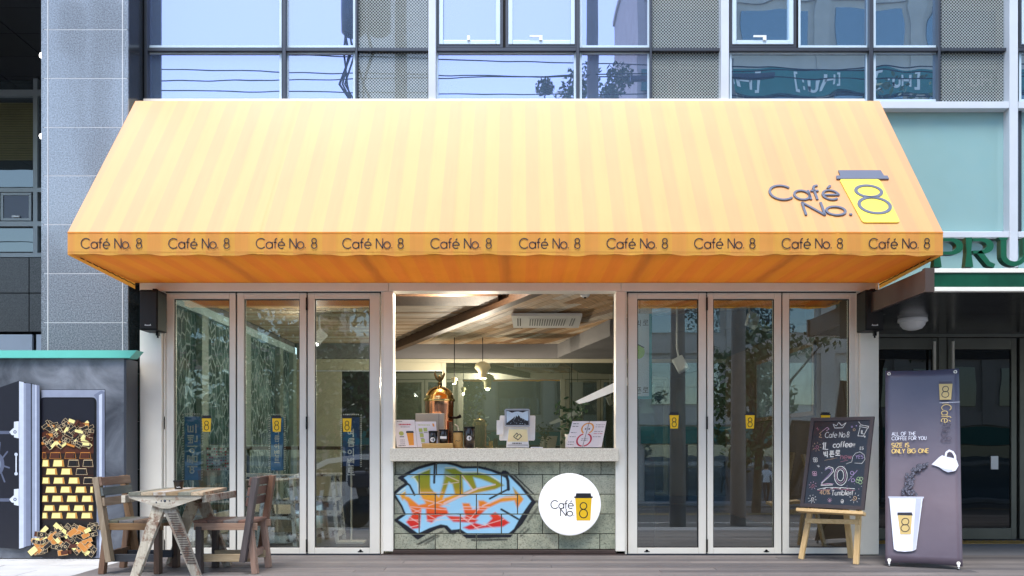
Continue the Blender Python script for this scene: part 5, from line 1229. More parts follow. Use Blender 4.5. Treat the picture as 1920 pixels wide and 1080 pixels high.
# framed chalk picture on the right wall
fr = thing("framed_picture", "framed dark picture on the inner right wall behind the middle right door", "picture", (3.2, 2.5, 1.5))
B(3.19, 3.218, 1.2, 3.4, 1.35, 2.15).build("frame", wood("brown_frame", (.12, .06, .03), (.25, .13, .07), 'y', .5, rnd=False), fr, bevel=.004)
B(3.183, 3.1895, 1.25, 3.35, 1.4, 2.1).build("print", mat("slate_print", lin((96, 108, 118)), .5, var=.5, vscale=3, bstr=0), fr)
pst = thing("hanging_poster", "tall white poster with turquoise border behind the first right door", "poster", (wx(1204, 8.7), .7, 1.7)); L = PX(8.7)
MB().prism([(1180, 748), (1222, 748), (1222, 588), (1180, 588)], L, -.01, 0).build("sheet", mat("white_poster", lin((190, 204, 214)), .5, var=.05, bstr=0), pst)
mb = MB(); mb.flat([(1217, 748), (1222, 748), (1222, 588), (1217, 588)], L, .002, 0); mb.flat([(1180, 748), (1216.8, 748), (1216.8, 743), (1180, 743)], L, .002, 0); mb.disc((1196, 660), 13, L, .002, 1, 20); mb.ribbon([(1190, 643), (1208, 652)], 2, L, .003, 2)
mb.build("poster_print", [mat("turquoise_print", lin((40, 150, 160)), .5, bstr=0), mat("lime_print", lin((150, 196, 50)), .5, bstr=0), M['ink']], pst)
mb = MB()
for yy_, ks in ((612, ('bik', 'ro')), (738, ('peun', 'ro'))):
    for i, kk in enumerate(ks): korean(mb, kk, L, lambda a, b, i=i, yy_=yy_: (1192+i*13+a*11, yy_-b*12), 1.3, .002)
mb.build("lettering", M['ink'], pst)
MB().tube([Vector((wx(1200, 8.7), .71, wz(588, 8.7))), Vector((wx(1200, 8.7), .71, CZ))], .004, 6).build("cord", M['black'], pst)

# ================================================================== FURNITURE ON THE DECK
tb = thing("trestle_table", "low reclaimed wood table with whitewashed splayed legs", "table", (-2.7, -1.1, 0))
M['whitewash'] = wood("whitewashed_wood", (.30, .27, .2), (.68, .64, .54), 'x', .7, worn=(.22, .1, .06), rnd=True)
M['whitewash_leg'] = wood("whitewashed_leg", (.32, .29, .22), (.66, .62, .52), 'z', .7, worn=(.2, .11, .07), rnd=True)
tops = [wood("table_board_"+n, a, b, 'y', .55, worn=w, rnd=True) for n, a, b, w in (("cream", (.3, .24, .15), (.6, .5, .36), (.3, .12, .05)), ("green", (.12, .13, .1), (.28, .28, .22), (.42, .36, .26)), ("tan", (.26, .17, .08), (.5, .36, .2), None), ("white", (.4, .38, .33), (.68, .66, .6), (.3, .2, .12)))]
D1, D2 = 6.47, 7.28; zt = wz(923, D1)
fl, frt, brt, blf = wx(240, D1), wx(381, D1), wx(426, D2), wx(312, D2)
n = 6
for i in range(n):
    a0, a1 = i/n, (i+1)/n; tp = Plane((0, 0, zt-.024), (1, 0, 0), (0, 1, 0), (0, 0, 1))
    q = [(fl+(frt-fl)*a0+.001, D1-CD), (fl+(frt-fl)*a1-.001, D1-CD), (blf+(brt-blf)*a1-.001, D2-CD), (blf+(brt-blf)*a0+.001, D2-CD)]
    MB().prism(q, tp, 0, .024-random.random()*.002).build("top_board", tops[(i*3+1) % 4], tb, bevel=.002)
fp = PX(D1+.01)
MB().prism([(240, 926.5), (378, 926.5), (377, 934), (318, 953.5), (304, 953.5), (242, 934)], fp, -.03, 0).build("apron", M['whitewash'], tb, bevel=.003)
for px in (293, 302.5, 309, 318): MB().lathe([(.011 if px == 309 else .006, 0), (.008 if px == 309 else .004, .003), (0, .003)], W(px, 939 if px != 293 else 942, D1+.0095), 10, axis='y').build("bolt", M['alu_dark'], tb)
B(frt-.024, frt+.0, D1-CD+.045, D2-CD-.05, zt-.08, zt-.026).build("side_rail", M['whitewash'], tb); B(blf-.03, blf, D1-CD+.045, D2-CD-.05, zt-.08, zt-.026).build("side_rail", M['whitewash'], tb)
bp = PX(D2-.04); MB().prism([(322, 922), (420, 922), (418, 930), (378, 945), (366, 945), (324, 930)], bp, -.025, 0).build("apron", M['whitewash'], tb)
for D, (ta, fa), (tb_, fb_) in ((D1+.06, (300, 252), (317, 371)), (D2-.085, (364, 318), (380, 428))):
    for a, f in ((ta, fa), (tb_, fb_)):
        top = W(a, 948 if D < 7 else 940, D); k = D/FPX; ft = Vector(((f-CX)*k, D-CD, 0))
        MB().bar(ft, top, .062, .05, up=(0, 1, 0), w2=.095).build("leg", M['whitewash_leg'], tb, bevel=.004)
if True:
    # grooves across the right front leg
    gr = MB(); D = D1+.06-.027; top = W(317, 948, D); ft = Vector(((371-CX)*D/FPX, D-CD, 0))
    for i in range(22):
        p = ft+(top-ft)*(.22+.7*i/22); gr.box(p.x-.034, p.x+.034, p.y-.0025, p.y+.003, p.z-.003, p.z+.003)
    tag(gr.build("groove", M['trim_brown'], tb), kind="stuff")
cu = thing("coffee_cup", "small black takeaway cup standing on the trestle table", "cup", (wx(335, 6.95), 6.95-CD, zt))
c = Vector((wx(335, 6.95), 6.95-CD, 0)); MB().lathe([(.03, zt+.001), (.04, zt+.06), (.042, zt+.062)], c, 24).build("body", M['coffee_glass'], cu); MB().lathe([(.043, zt+.0625), (.043, zt+.068), (.038, zt+.072), (0, zt+.0725)], c, 24).build("lid", M['black'], cu)
mb = MB(); mb.ribbon([(331, 913), (333, 914), (336, 913), (338.5, 914)], .7, PX(6.911), .001, 0); mb.build("print", M['white'], cu)

def chair(label, s, xb, pal_, near_slats):
    """s=+1 faces right (back on the left); xb = x of the back posts at seat height"""
    t = thing("wooden_chair", label, "chair", (xb+s*.25, -.98, 0), "reclaimed wood chairs at the trestle table")
    y0, y1 = -1.25, -.8; P = lambda x, y, z: (xb+s*x, y, z)
    wds = pal_
    for i, y in enumerate((y0, y1)):
        MB().bar(P(.07, y, .1), P(-.035, y, .77), .045, .07, up=(0, 1, 0)).build("back_post", wds[i], t, bevel=.003)
        yy_ = y+(.045 if i == 0 else -.045)
        MB().bar(P(-.015, yy_, 0), P(.03, yy_, .40), .045, .06, up=(0, 1, 0)).build("leg", wds[2], t, bevel=.003)
        MB().bar(P(.43, yy_, 0), P(.43, yy_, .375), .045, .07, up=(0, 1, 0)).build("leg", wds[3], t, bevel=.003)
        MB().bar(P(-.03, y+(.04 if i == 0 else -.04), .375), P(.47, y+(.04 if i == 0 else -.04), .375), .03, .055).build("seat_rail", wds[4], t, bevel=.003)
        MB().bar(P(0.0, y+(.085 if i == 0 else -.085), .12), P(.42, y+(.085 if i == 0 else -.085), .12), .03, .06).build("stretcher", wds[5], t, bevel=.003)
    MB().bar(P(.03, y0+.02, .15), P(.03, y1-.02, .15), .03, .055).build("stretcher", wds[2], t)
    for i in range(4): B(*sorted((xb+s*(-.0+i*.12+.002), xb+s*(-.0+i*.12+.117))), y0-.0+.03, y1-.03, .4035, .424).build("seat_board", wds[6+i % 3], t, bevel=.003)
    for i, z in enumerate((.735, .655, .575)):
        x = .001-.155*(z-.42)-.038*1; MB().bar(P(x+.09, y0-.03, z), P(x+.09, y1+.03, z), .02, .066, up=(-.155*s, 0, 1)).build("back_slat", wds[near_slats[i]], t, bevel=.003)
    return t
def cw(n, a, b, ax): return wood("chair_wood_"+n, a, b, ax, .6, worn=None, rnd=False)
def cwd(n, a, b, ax): return cw(n, [q*.72 for q in a], [q*.72 for q in b], ax)
palA = [cwd("pale_post", (.28, .2, .12), (.5, .4, .28), 'z'), cwd("amber_post", (.2, .1, .04), (.36, .21, .1), 'z'), cwd("amber_leg", (.16, .08, .045), (.34, .2, .12), 'z'), cwd("umber_leg", (.06, .03, .02), (.14, .08, .05), 'z'), cwd("amber_rail", (.2, .1, .04), (.38, .23, .1), 'x'), cwd("slate_rail", (.035, .04, .05), (.07, .08, .095), 'x'),
        cwd("green_board", (.1, .1, .07), (.24, .24, .16), 'y'), cwd("grey_board", (.12, .12, .12), (.27, .26, .25), 'y'), cwd("brown_board", (.17, .1, .06), (.34, .22, .14), 'y'), cwd("slate_slat", (.09, .105, .1), (.19, .21, .2), 'y'), cwd("brown_slat", (.2, .11, .07), (.36, .23, .16), 'y'), cwd("tan_slat", (.26, .18, .11), (.46, .35, .24), 'y')]
palB = [cw("charcoal_post", (.05, .04, .04), (.12, .095, .09), 'z'), cw("rust_post", (.12, .055, .03), (.24, .125, .075), 'z'), cw("pinkish_leg", (.2, .12, .085), (.4, .27, .21), 'z'), cw("dark_leg", (.04, .03, .03), (.09, .07, .06), 'z'), cw("pink_rail", (.24, .14, .09), (.42, .28, .2), 'x'), cw("tan_rail", (.28, .2, .11), (.48, .38, .24), 'x'),
        cw("red_board", (.13, .06, .04), (.26, .14, .1), 'y'), cw("ash_board", (.1, .09, .085), (.22, .2, .19), 'y'), cw("umber_board", (.09, .05, .035), (.2, .12, .09), 'y'), cw("maroon_slat", (.075, .04, .03), (.16, .085, .065), 'y'), cw("rust_slat", (.11, .055, .04), (.22, .125, .09), 'y')]
chair("reclaimed wood chair left of the table with one slate grey back slat", 1, -3.29, palA, (10, 9, 11))
chair("dark reddish reclaimed wood chair right of the table", -1, -2.10, palB, (9, 10, 9))

# ---- easel with chalkboard
BLc, BRc = Vector((2.534, -.35, .474)), Vector((2.945, -.75, .474)); ud = (BRc-BLc); ul = ud.length; ud.normalize()
back = Vector((-ud.y, ud.x, 0)); lean = .22
upv = (back*lean+Vector((0, 0, .8))); vl = upv.length; upv.normalize()
cb = thing("chalkboard", "framed black chalkboard with coloured chalk lettering standing on the wooden easel", "chalkboard", tuple((BLc+BRc)/2))
CP = Plane(BLc, ud, upv)
slate = mat("black_chalkboard", (.012, .012, .014), .22, var=.2, bstr=0)
fw = .032
MB().prism([(fw, fw), (ul-fw, fw), (ul-fw, vl-fw), (fw, vl-fw)], CP, -.012, -.004).build("slate", slate, cb)
fm = mat("dark_brown_frame_paint", lin((52, 44, 46)), .5, var=.1, bstr=0)
for q in ([(0, 0), (ul, 0), (ul-fw, fw), (fw, fw)], [(ul, 0), (ul, vl), (ul-fw, vl-fw), (ul-fw, fw)], [(ul, vl), (0, vl), (fw, vl-fw), (ul-fw, vl-fw)], [(0, vl), (0, 0), (fw, fw), (fw, vl-fw)]): MB().prism(q, CP, -.016, .004).build("frame_bar", fm, cb, bevel=.002)
ck = [mat("chalk_white", (.5, .5, .49), .9, var=.35, vscale=70, bstr=0), mat("chalk_pink", lin((176, 140, 160)), .9, var=.15, vscale=60, bstr=0), mat("chalk_lilac", lin((150, 130, 170)), .9, var=.2, vscale=60, bstr=0), mat("chalk_green", lin((140, 168, 124)), .9, var=.15, vscale=60, bstr=0), mat("chalk_rose", lin((142, 88, 102)), .9, var=.15, vscale=60, bstr=0), mat("chalk_tan", lin((170, 140, 110)), .9, var=.15, vscale=60, bstr=0)]
mb = MB(); H0 = -.003
# chalk coordinates: the zoomed photo's 120..845 x 20..1058 parallelogram
def cc(zx, zy):
    fy = (zy-20)/(1020-20); xl = 120-120*fy; xr = 845-125*fy; return ((zx-xl)/(xr-xl)*ul, (1-(zy-20)/(1020+38*((zx-xl)/(xr-xl))-20))*vl)
def chalk(pts, w=.006, c=0, closed=False): mb.ribbon([cc(*p) for p in pts], w*.78, CP, H0, c, closed)
def ctext(t, x, y, h_, w, c, sp=.2, slope=0, xs=1): text(mb, t, CP, 0, 0, 1, w*.78, H0, c, sp, T=lambda a, b: cc(x+a*h_*xs+b*h_*.12, y-b*h_+a*h_*slope*xs))
chalk([(380, 95), (400, 140), (490, 140), (530, 80), (480, 115), (445, 75), (420, 115), (378, 95)], .006)
ctext("Cafe No.8", 285, 248, 62, .0055, 0, .16, 0, .72); chalk([(260, 165), (220, 200), (240, 215), (215, 240), (250, 245)], .005, 5); chalk([(250, 175), (285, 150), (310, 130), (335, 150), (300, 170)], .005, 1)
chalk([(180, 140), (215, 150)], .004, 4); chalk([(195, 125), (205, 165)], .004, 4)
chalk([(690, 110), (780, 130), (775, 150), (680, 130), (690, 108)], .006); chalk([(685, 140), (660, 235), (720, 240), (765, 155)], .006); ctext("1L", 690, 212, 38, .006, 0)
chalk(circ(735, 245, 6), .006, 0, True); chalk([(670, 75), (690, 100)], .005); chalk(circ(620, 165, 12), .004, 5, True); chalk(circ(595, 130, 8), .004, 2, True); chalk(circ(645, 120, 5), .004, 2, True)
ctext("1L", 250, 382, 80, .011, 0, .2, 0, 1.0); ctext("coffee", 378, 362, 62, .009, 0, .16, -.02, .86); ctext("~!!", 585, 360, 40, .006, 0)
for i, k_ in enumerate(('bik', 'peun', 'ro')): korean(mb, k_, CP, lambda a, b, i=i: cc(268+i*68+a*58, 472-b*70-i*4), .008, H0, 0)
ctext("new", 462, 495, 62, .005, 4, .15); chalk([(280, 505), (430, 478)], .003, 5); chalk([(460, 525), (550, 505)], .004, 4)
chalk([(525, 550), (590, 525), (600, 470), (630, 430), (680, 415), (725, 445), (735, 500), (700, 545), (620, 540)], .004, 0); ctext("YES", 630, 490, 40, .004, 2, .2); ctext("ES", 680, 390, 30, .005, 0, .2)
chalk([(290, 600), (330, 575), (375, 590), (385, 630), (330, 690), (260, 750), (240, 785), (375, 780)], .008, 0); chalk([(285, 615), (330, 590), (360, 605), (365, 630), (320, 680), (245, 755), (250, 770)], .006, 2); chalk([(250, 775), (330, 765), (375, 770)], .007, 1)
chalk(arc(465, 680, 72, 105, 0, 360, 28), .007, 0, True); chalk(arc(462, 675, 36, 62, 0, 360, 24), .007, 0, True); chalk(arc(464, 678, 54, 84, 0, 360, 24), .004, 1, True)
chalk(circ(590, 650, 18), .005, 2, True); chalk(circ(600, 730, 18), .005, 2, True); chalk([(650, 620), (545, 740)], .005, 2)
for x, y in ((650, 740), (680, 755), (690, 715), (660, 715)): chalk(circ(x, y, 18), .005, 3, True)
chalk([(200, 830), (300, 808), (480, 812), (620, 826)], .006, 0); chalk([(200, 842), (400, 822), (620, 845)], .005, 4)
for x in (280, 365, 450, 545): chalk([(x-14, 826), (x+14, 818)], .007, 1 if x > 500 else 0)
ctext("40%", 225, 885, 50, .006, 5, .15); ctext("Tumbler!", 358, 895, 56, .0065, 0, .17, 0, .92)
def sun_(x, y, r, c, c2): 
    chalk([(x+r*.1*k*math.cos(k*.9), y+r*.1*k*math.sin(k*.9)) for k in range(1, 11)], .005, c)
    for k in range(8):
        a = k*.785+.2; chalk([(x+r*1.25*math.cos(a), y+r*1.25*math.sin(a)), (x+r*1.8*math.cos(a), y+r*1.8*math.sin(a))], .0045, c2)
sun_(190, 350, 30, 4, 5); sun_(145, 785, 26, 4, 1); sun_(140, 935, 28, 0, 0); sun_(615, 925, 32, 5, 0); sun_(340, 948, 14, 1, 1)
for x, y, c in ((172, 495, 0), (165, 650, 1)):
    for dx, dy in ((-12, -10), (12, -8), (-6, 14), (14, 14)): chalk(circ(x+dx, y+dy, 12), .005, c, True)
chalk(arc(480, 962, 14, 20, 0, 360, 14), .005, 0, True); chalk(circ(480, 966, 6), .004, 0, True); chalk([(195, 560), (215, 580)], .005); chalk([(210, 555), (222, 575)], .005)
rc_ = random.Random(2)
for k in range(26): x, y = rc_.uniform(200, 720), rc_.uniform(520, 860); chalk([(x, y), (x+5, y+3)], .005, rc_.choice((0, 1, 2)))
tag(mb.build("chalk_writing", ck, cb), kind="stuff")
ea = thing("easel", "pale pine easel with splayed legs holding the chalkboard", "easel", (2.75, -.5, 0))
M['pine'] = wood("pale_pine", (.5, .32, .13), (.74, .54, .28), 'z', .5, rnd=False); M['pine_x'] = wood("pale_pine_rail", (.5, .32, .13), (.74, .54, .28), 'x', .5, rnd=False)
mid = (BLc+BRc)/2
fl_, fr_ = Vector((wx(1502, 7.69), 7.69-CD, 0)), Vector((wx(1605, 7.34), 7.34-CD, 0))
mn = mid-back*-.0
tpl = BLc+ud*ul*.22-back*-.028+upv*.5; tprr = BLc+ud*ul*.86+back*.028+upv*.5
L1b = MB().bar(fl_, tpl, .046, .03, up=(back.x, back.y, 0)).build("leg", M['pine'], ea, bevel=.003)
R1b = MB().bar(fr_, tprr, .046, .03, up=(back.x, back.y, 0)).build("leg", M['pine'], ea, bevel=.003)
bf = mid+back*.42; bf.z = 0
MB().bar(bf, mid+back*.06+upv*.48, .05, .026, up=(back.x, back.y, 0)).build("rear_leg", M['pine'], ea, bevel=.003)
t0, t1 = BLc-ud*.012-upv*.032-back*.012, BRc+ud*.012-upv*.032-back*.012
MB().bar(t0, t1, .075, .03, up=tuple(upv)).build("tray", M['pine_x'], ea, bevel=.004)
for f, a in ((.45, 0),):
    p = fl_+(tpl-fl_)*.36-back*.022; q = fr_+(tprr-fr_)*.38-back*.022
    MB().bar(p-ud*.02, q+ud*.02, .016, .042).build("cross_rail", M['pine_x'], ea, bevel=.003)
for f in (.5, .62):
    for a, b in ((fl_, tpl), (fr_, tprr)):
        p = a+(b-a)*(f-.02)-back*.0165; MB().bar(p+back*.004, p-back*.0015, .012, .012).build("peg_hole", M['trim_brown'], ea)

# ---- banner
QL, QR = Vector((wx(1660, 7.22), 7.22-CD, .028)), Vector((wx(1805, 6.99), 6.99-CD, .028)); bu = QR-QL; bul = bu.length; bu.normalize(); bb = Vector((-bu.y, bu.x, 0))
bup = bb*.36+Vector((0, 0, 1.655)); bvl = bup.length; bup.normalize()
bn = thing("standing_banner", "tall purple grey banner picturing coffee beans poured into a white cup", "banner", tuple((QL+QR)/2*1.0))
BP = Plane(QL, bu, bup)
m, nt, lk, p = new_mat("purple_grey_banner_vinyl"); gg = nt.new("ShaderNodeNewGeometry"); sx = nt.new("ShaderNodeSeparateXYZ"); lk.new(gg.outputs["Position"], sx.inputs[0])
mr = nt.new("ShaderNodeMapRange"); mr.inputs[1].default_value = 0; mr.inputs[2].default_value = 1.7; lk.new(sx.outputs[2], mr.inputs[0])
f_ = noise(nt, lk, position(nt, lk), 1.6, 4); ad = nt.new("ShaderNodeMath"); ad.operation = 'MULTIPLY_ADD'; ad.inputs[1].default_value = .25; lk.new(f_, ad.inputs[0]); lk.new(mr.outputs[0], ad.inputs[2])
lk.new(ramp(nt, lk, ad.outputs[0], [(.1, lin((84, 74, 86))), (.45, lin((112, 98, 106))), (.8, lin((92, 86, 100))), (1, lin((84, 84, 104)))]), p.inputs["Base Color"]); p.inputs["Roughness"].default_value = .35
bump(nt, lk, p, noise(nt, lk, position(nt, lk), 5, 2), .25, .02)
M['banner'] = m
mb = MB(); nx, ny = 12, 24; vs = []
for j in range(ny+1):
    for i in range(nx+1):
        a, b = i/nx, j/ny; hb = .012*math.sin(math.pi*b)*-1+.006*math.sin(a*9+b*4)*math.sin(math.pi*b)
        vs.append(BP.at(a*bul, b*bvl+.012*math.sin(math.pi*a)*(1 if b < .02 else 0)-.008*math.sin(math.pi*a)*(1 if b > .98 else 0), hb))
mb.add(vs, [(j*(nx+1)+i, j*(nx+1)+i+1, (j+1)*(nx+1)+i+1, (j+1)*(nx+1)+i) for j in range(ny) for i in range(nx)], 0, True)
vo = mb.build("vinyl_sheet", M['banner'], bn); sm = vo.modifiers.new("thickness", 'SOLIDIFY'); sm.thickness = .002; sm.offset = -1
for a, b in ((.03, .025), (bul-.03, .025), (.03, bvl-.03), (bul-.03, bvl-.03)):
    c0 = BP.at(a, b, .004); rg = MB(); rg.ribbon(circ(a, b, .011), .008, BP, .006, 0, True, .003); rg.build("eyelet", M['alu'], bn)
    if b < .1: MB().tube([BP.at(a, b, .008), BP.at(a, b-.03, .016), BP.at(a, b-.045, .012)], .008, 8).build("hook", M['white'], bn)
for a0, b0, a1, b1 in ((.03, .0, bul-.03, bvl-.03), (bul-.03, .0, .03, bvl-.03)): MB().tube([BP.at(a0, b0, -.012), BP.at((a0+a1)/2, (b0+b1)/2, -.09), BP.at(a1, b1, -.012)], .006, 6).build("stand_rod", M['black'], bn)
rp = BP.at(bul/2, bvl/2, -.095); MB().tube([rp, Vector((rp.x+bb.x*.45, rp.y+bb.y*.45, .01))], .008, 6).build("rear_leg", M['black'], bn)
for a in (.03, bul-.03): q = BP.at(a, 0, -.012); MB().tube([q, Vector((q.x, q.y, .0))], .008, 6).build("foot", M['black'], bn)
# art; coordinates from the 2.844x zoom whose origin is (1640,690)
bcor = [(36, 32), (415, 25), (468, 1060), (62, 1040)]
def bz(x, y):
    v = (y-30)/(1050-30); xl = 36+(62-36)*v; xr = 415+(468-415)*v; yt_ = 32-7*(x-xl)/(xr-xl); yb_ = 1040+20*(x-xl)/(xr-xl)
    return ((x-xl)/(xr-xl)*bul, (1-(y-yt_)/(yb_-yt_))*bvl)
bm = [mat("banner_white", lin((226, 228, 240)), .4, var=.03, bstr=0), mat("banner_gold", lin((206, 178, 112)), .4, var=.04, bstr=0), mat("banner_ink", lin((34, 30, 40)), .4, var=.1, bstr=0), mat("banner_yellow", lin((232, 196, 110)), .4, bstr=0), mat("banner_bean", lin((40, 38, 50)), .35, var=.2, bstr=0), mat("banner_bean_line", lin((150, 148, 164)), .35, bstr=0), mat("banner_shade", lin((190, 194, 212)), .4, bstr=0), mat("banner_dark", lin((72, 64, 78)), .4, bstr=0)]
mb = MB(); hb_ = .010
def bf_(pts, c, k=0): mb.flat([bz(*q) for q in pts], BP, hb_+k*.0008, c)
def br_l(pts, w, c, k=1, cl=False): mb.ribbon([bz(*q) for q in pts], w, BP, hb_+k*.0008, c, cl)
def btext(t, x, y, h_, w, c, sp=.16, xs=1, wid=None):
    s = (wid/text_width(t, sp)) if wid else h_*xs
    text(mb, t, BP, 0, 0, 1, w, hb_+.0008, c, sp, T=lambda a, b: bz(x+a*s, y-b*h_))
bf_([(316, 110), (384, 110), (380, 195), (323, 196)], 1); bf_([(316, 97), (380, 97), (382, 109), (318, 109)], 7)
br_l(circ(350, 138, 15, 15), .006, 2, 1, True); br_l(circ(350, 167, 18, 16), .006, 2, 1, True)
mb.build('cup_print', bm, bn); mb = MB(); br_l([(322, 212), (424, 209)], .0035, 0)
# vertical name, reading downward
def vtext(t, x, y, h_, w, c, L_):
    s = L_/text_width(t, .1); text(mb, t, BP, 0, 0, 1, w, hb_+.0008, c, .1, T=lambda a, b: bz(x+b*h_, y+a*s))
br_l([(334, 214), (370, 213)], .004, 1); vtext("Café", 334, 222, 48, .0065, 1, 96); vtext("No", 340, 328, 44, .0065, 7, 54); vtext("8", 340, 390, 48, .0065, 7, 26)
mb.build('name_print', bm, bn); mb = MB(); btext("ALL OF THE", 80, 384, 18, .0042, 0, .2, wid=124); btext("COFFEE FOR YOU", 80, 408, 18, .0042, 0, .2, wid=180)
mb.build('slogan_print', bm, bn); mb = MB(); btext("SIZE IS", 80, 446, 22, .0058, 3, .18, wid=92); mb.build('slogan_print', bm, bn); mb = MB(); btext("ONLY BIG ONE", 82, 477, 22, .0058, 3, .18, wid=192)
mb.build('slogan_print', bm, bn); mb = MB(); bf_([(292, 538), (330, 500), (345, 490), (356, 496), (400, 506), (418, 514), (430, 545), (415, 572), (400, 576), (378, 580), (355, 570), (330, 552)], 0)
bf_([(330, 552), (355, 570), (378, 580), (400, 576), (398, 566), (372, 564)], 6, 1)
br_l([(362, 498), (366, 476), (380, 466), (398, 474), (410, 494), (412, 512)], .016, 0); 
mb.build('jug_print', bm, bn); mb = MB(); rbn = random.Random(11)
path = [(270, 535), (235, 550), (205, 568), (182, 592), (165, 620), (150, 650), (150, 675), (165, 690)]
k = 0
for i in range(90):
    f = rbn.random()*(len(path)-1); i0 = int(f); fr_t = f-i0; x = path[i0][0]+(path[i0+1][0]-path[i0][0])*fr_t; y = path[i0][1]+(path[i0+1][1]-path[i0][1])*fr_t
    sp_ = 8+26*(f/(len(path)-1)); x += rbn.uniform(-sp_, sp_)+(20 if f > 4 else 0); y += rbn.uniform(-10, 10); an = rbn.random()*3.14; k += 1
    if y > 700: y = 695
    el = [(x+9*math.cos(q*.52)*math.cos(an)-6*math.sin(q*.52)*math.sin(an), y+9*math.cos(q*.52)*math.sin(an)+6*math.sin(q*.52)*math.cos(an)) for q in range(12)]
    mb.flat([bz(*q) for q in el], BP, hb_+.0006+k*.00006, 4); mb.ribbon([bz(x-7*math.cos(an), y-7*math.sin(an)), bz(x+7*math.cos(an), y+7*math.sin(an))], .0022, BP, hb_+.00064+k*.00006, 5)
    mb.ribbon([bz(x-5*math.cos(an)+4*math.sin(an), y-5*math.sin(an)-4*math.cos(an)), bz(x+3*math.cos(an)+4*math.sin(an), y+3*math.sin(an)-4*math.cos(an))], .0018, BP, hb_+.00064+k*.00006, 5)
tag(mb.build('coffee_bean_print', bm, bn), kind='stuff'); mb = MB(); bf_([(74, 706), (252, 708), (224, 974), (205, 982), (165, 985), (125, 982), (106, 972)], 0, 8); bf_([(68, 703), (258, 706), (256, 715), (70, 712)], 6, 9)
bf_([(215, 716), (246, 716), (222, 972), (205, 980)], 6, 9)
bf_([(122, 800), (198, 802), (194, 898), (138, 898)], 1, 10); bf_([(120, 786), (196, 786), (202, 802), (120, 801)], 2, 10)
br_l(circ(163, 833, 19, 17), .006, 2, 12, True); br_l(circ(163, 866, 22, 18), .006, 2, 12, True)
mb.build("paper_cup_print", bm, bn)

# ================================================================== ACROSS THE STREET (seen mirrored in the glass)
rt = random.Random(21)
def building(name, label, x0, x1, y, h_, wall_c, floors, win, band=None):
    z0 = gz(y)-.1; t = thing(name, label, "building", ((x0+x1)/2, y-5, z0), "buildings across the street")
    wm = mat("facade_"+str(int(x0*10)), wall_c, .7, var=.08, vscale=1, bstr=.05)
    B(x0, x1, y-10, y-.12, z0, h_).build("wall", wm, t)
    fh = (h_-z0-4)/floors; n = max(1, int((x1-x0)/win)); ww = (x1-x0)/n
    for f in range(floors):
        zb = z0+4+f*fh
        for i in range(n):
            a = x0+i*ww
            B(a+ww*.14, a+ww*.86, y-.12, y-.06, zb+fh*.28, zb+fh*.86).build("window", M['cityglass'], t)
        B(x0, x1, y-.119, y, zb-.02, zb+fh*.2).build("spandrel", wm, t)
    for i in range(n+1): B(max(x0, x0+i*ww-.35), min(x1, x0+i*ww+.35), y-.118, y+.06, z0+4, h_-.05).build("pier", wm, t)
    B(x0+.3, x1-.3, y-.12, y-.05, z0+.2, z0+3.0).build("shop_window", M['cityglass'], t)
    for i in range(n): B(x0+i*ww+ww*.48, x0+i*ww+ww*.52, y-.05, y-.0, z0+.2, z0+3).build("shop_mullion", M['alu_dark'], t)
    if band: B(x0+.1, x1-.1, y-.118, y+.12, z0+3.05, z0+3.9).build("shop_sign", band, t)
    B(x0-.1, x1+.1, y-10, y+.1, h_+.01, h_+.3).build("parapet", wm, t)
    return t
M['cityglass'] = mirror_glass("street_window_glass", (.05, .08, .1), .25, (.8, .95, 1), .02)
teal = mat("teal_sign_board", lin((16, 110, 104)), .4, var=.1, bstr=0)
b1 = building("office_block", "tall pale office block with teal shop signs mirrored in the right windows", 6, 34, -34, 27, (.55, .5, .44), 7, 4.6, teal)
b2 = building("shop_house", "low beige shop building mirrored in the serving side doors", -9, 5.6, -35, 9.2, (.42, .38, .33), 2, 3.6, teal)
b3 = building("shop_house", "low brown brick building mirrored behind the trees", -34, -9.5, -34.5, 8.6, (.3, .22, .18), 2, 4.0, mat("dark_sign_board", (.02, .03, .05), .5, bstr=0))
for zc in (9.4, 18.8):
    B(6.2, 33.8, -34.0, -33.85, zc, zc+1.1).build("sign_band", teal, b1)
mb = MB(); sp_pl = Plane((0, -33.84, 0), (1, 0, 0), (0, 0, 1), (0, 1, 0))
for i in range(6): text(mb, "[:uH]"[::-1].replace(']', ')').replace('[', '(').translate(str.maketrans('()', '][')), sp_pl, 0, 0, 1, .12, .01, 0, .25, T=lambda a, b, i=i: (12+i*4.0-a*.8, 19.05+b*.62))
tag(mb.build("sign_lettering", M['white'], b1), kind="stuff")
M['leaf_far'] = mat("street_tree_leaf", (.05, .10, .03), .55, var=.5, vscale=1.5, bstr=0)
M['bark'] = mat("bark", (.09, .07, .05), .9, var=.3, vscale=4, bscale=20, bstr=.5)
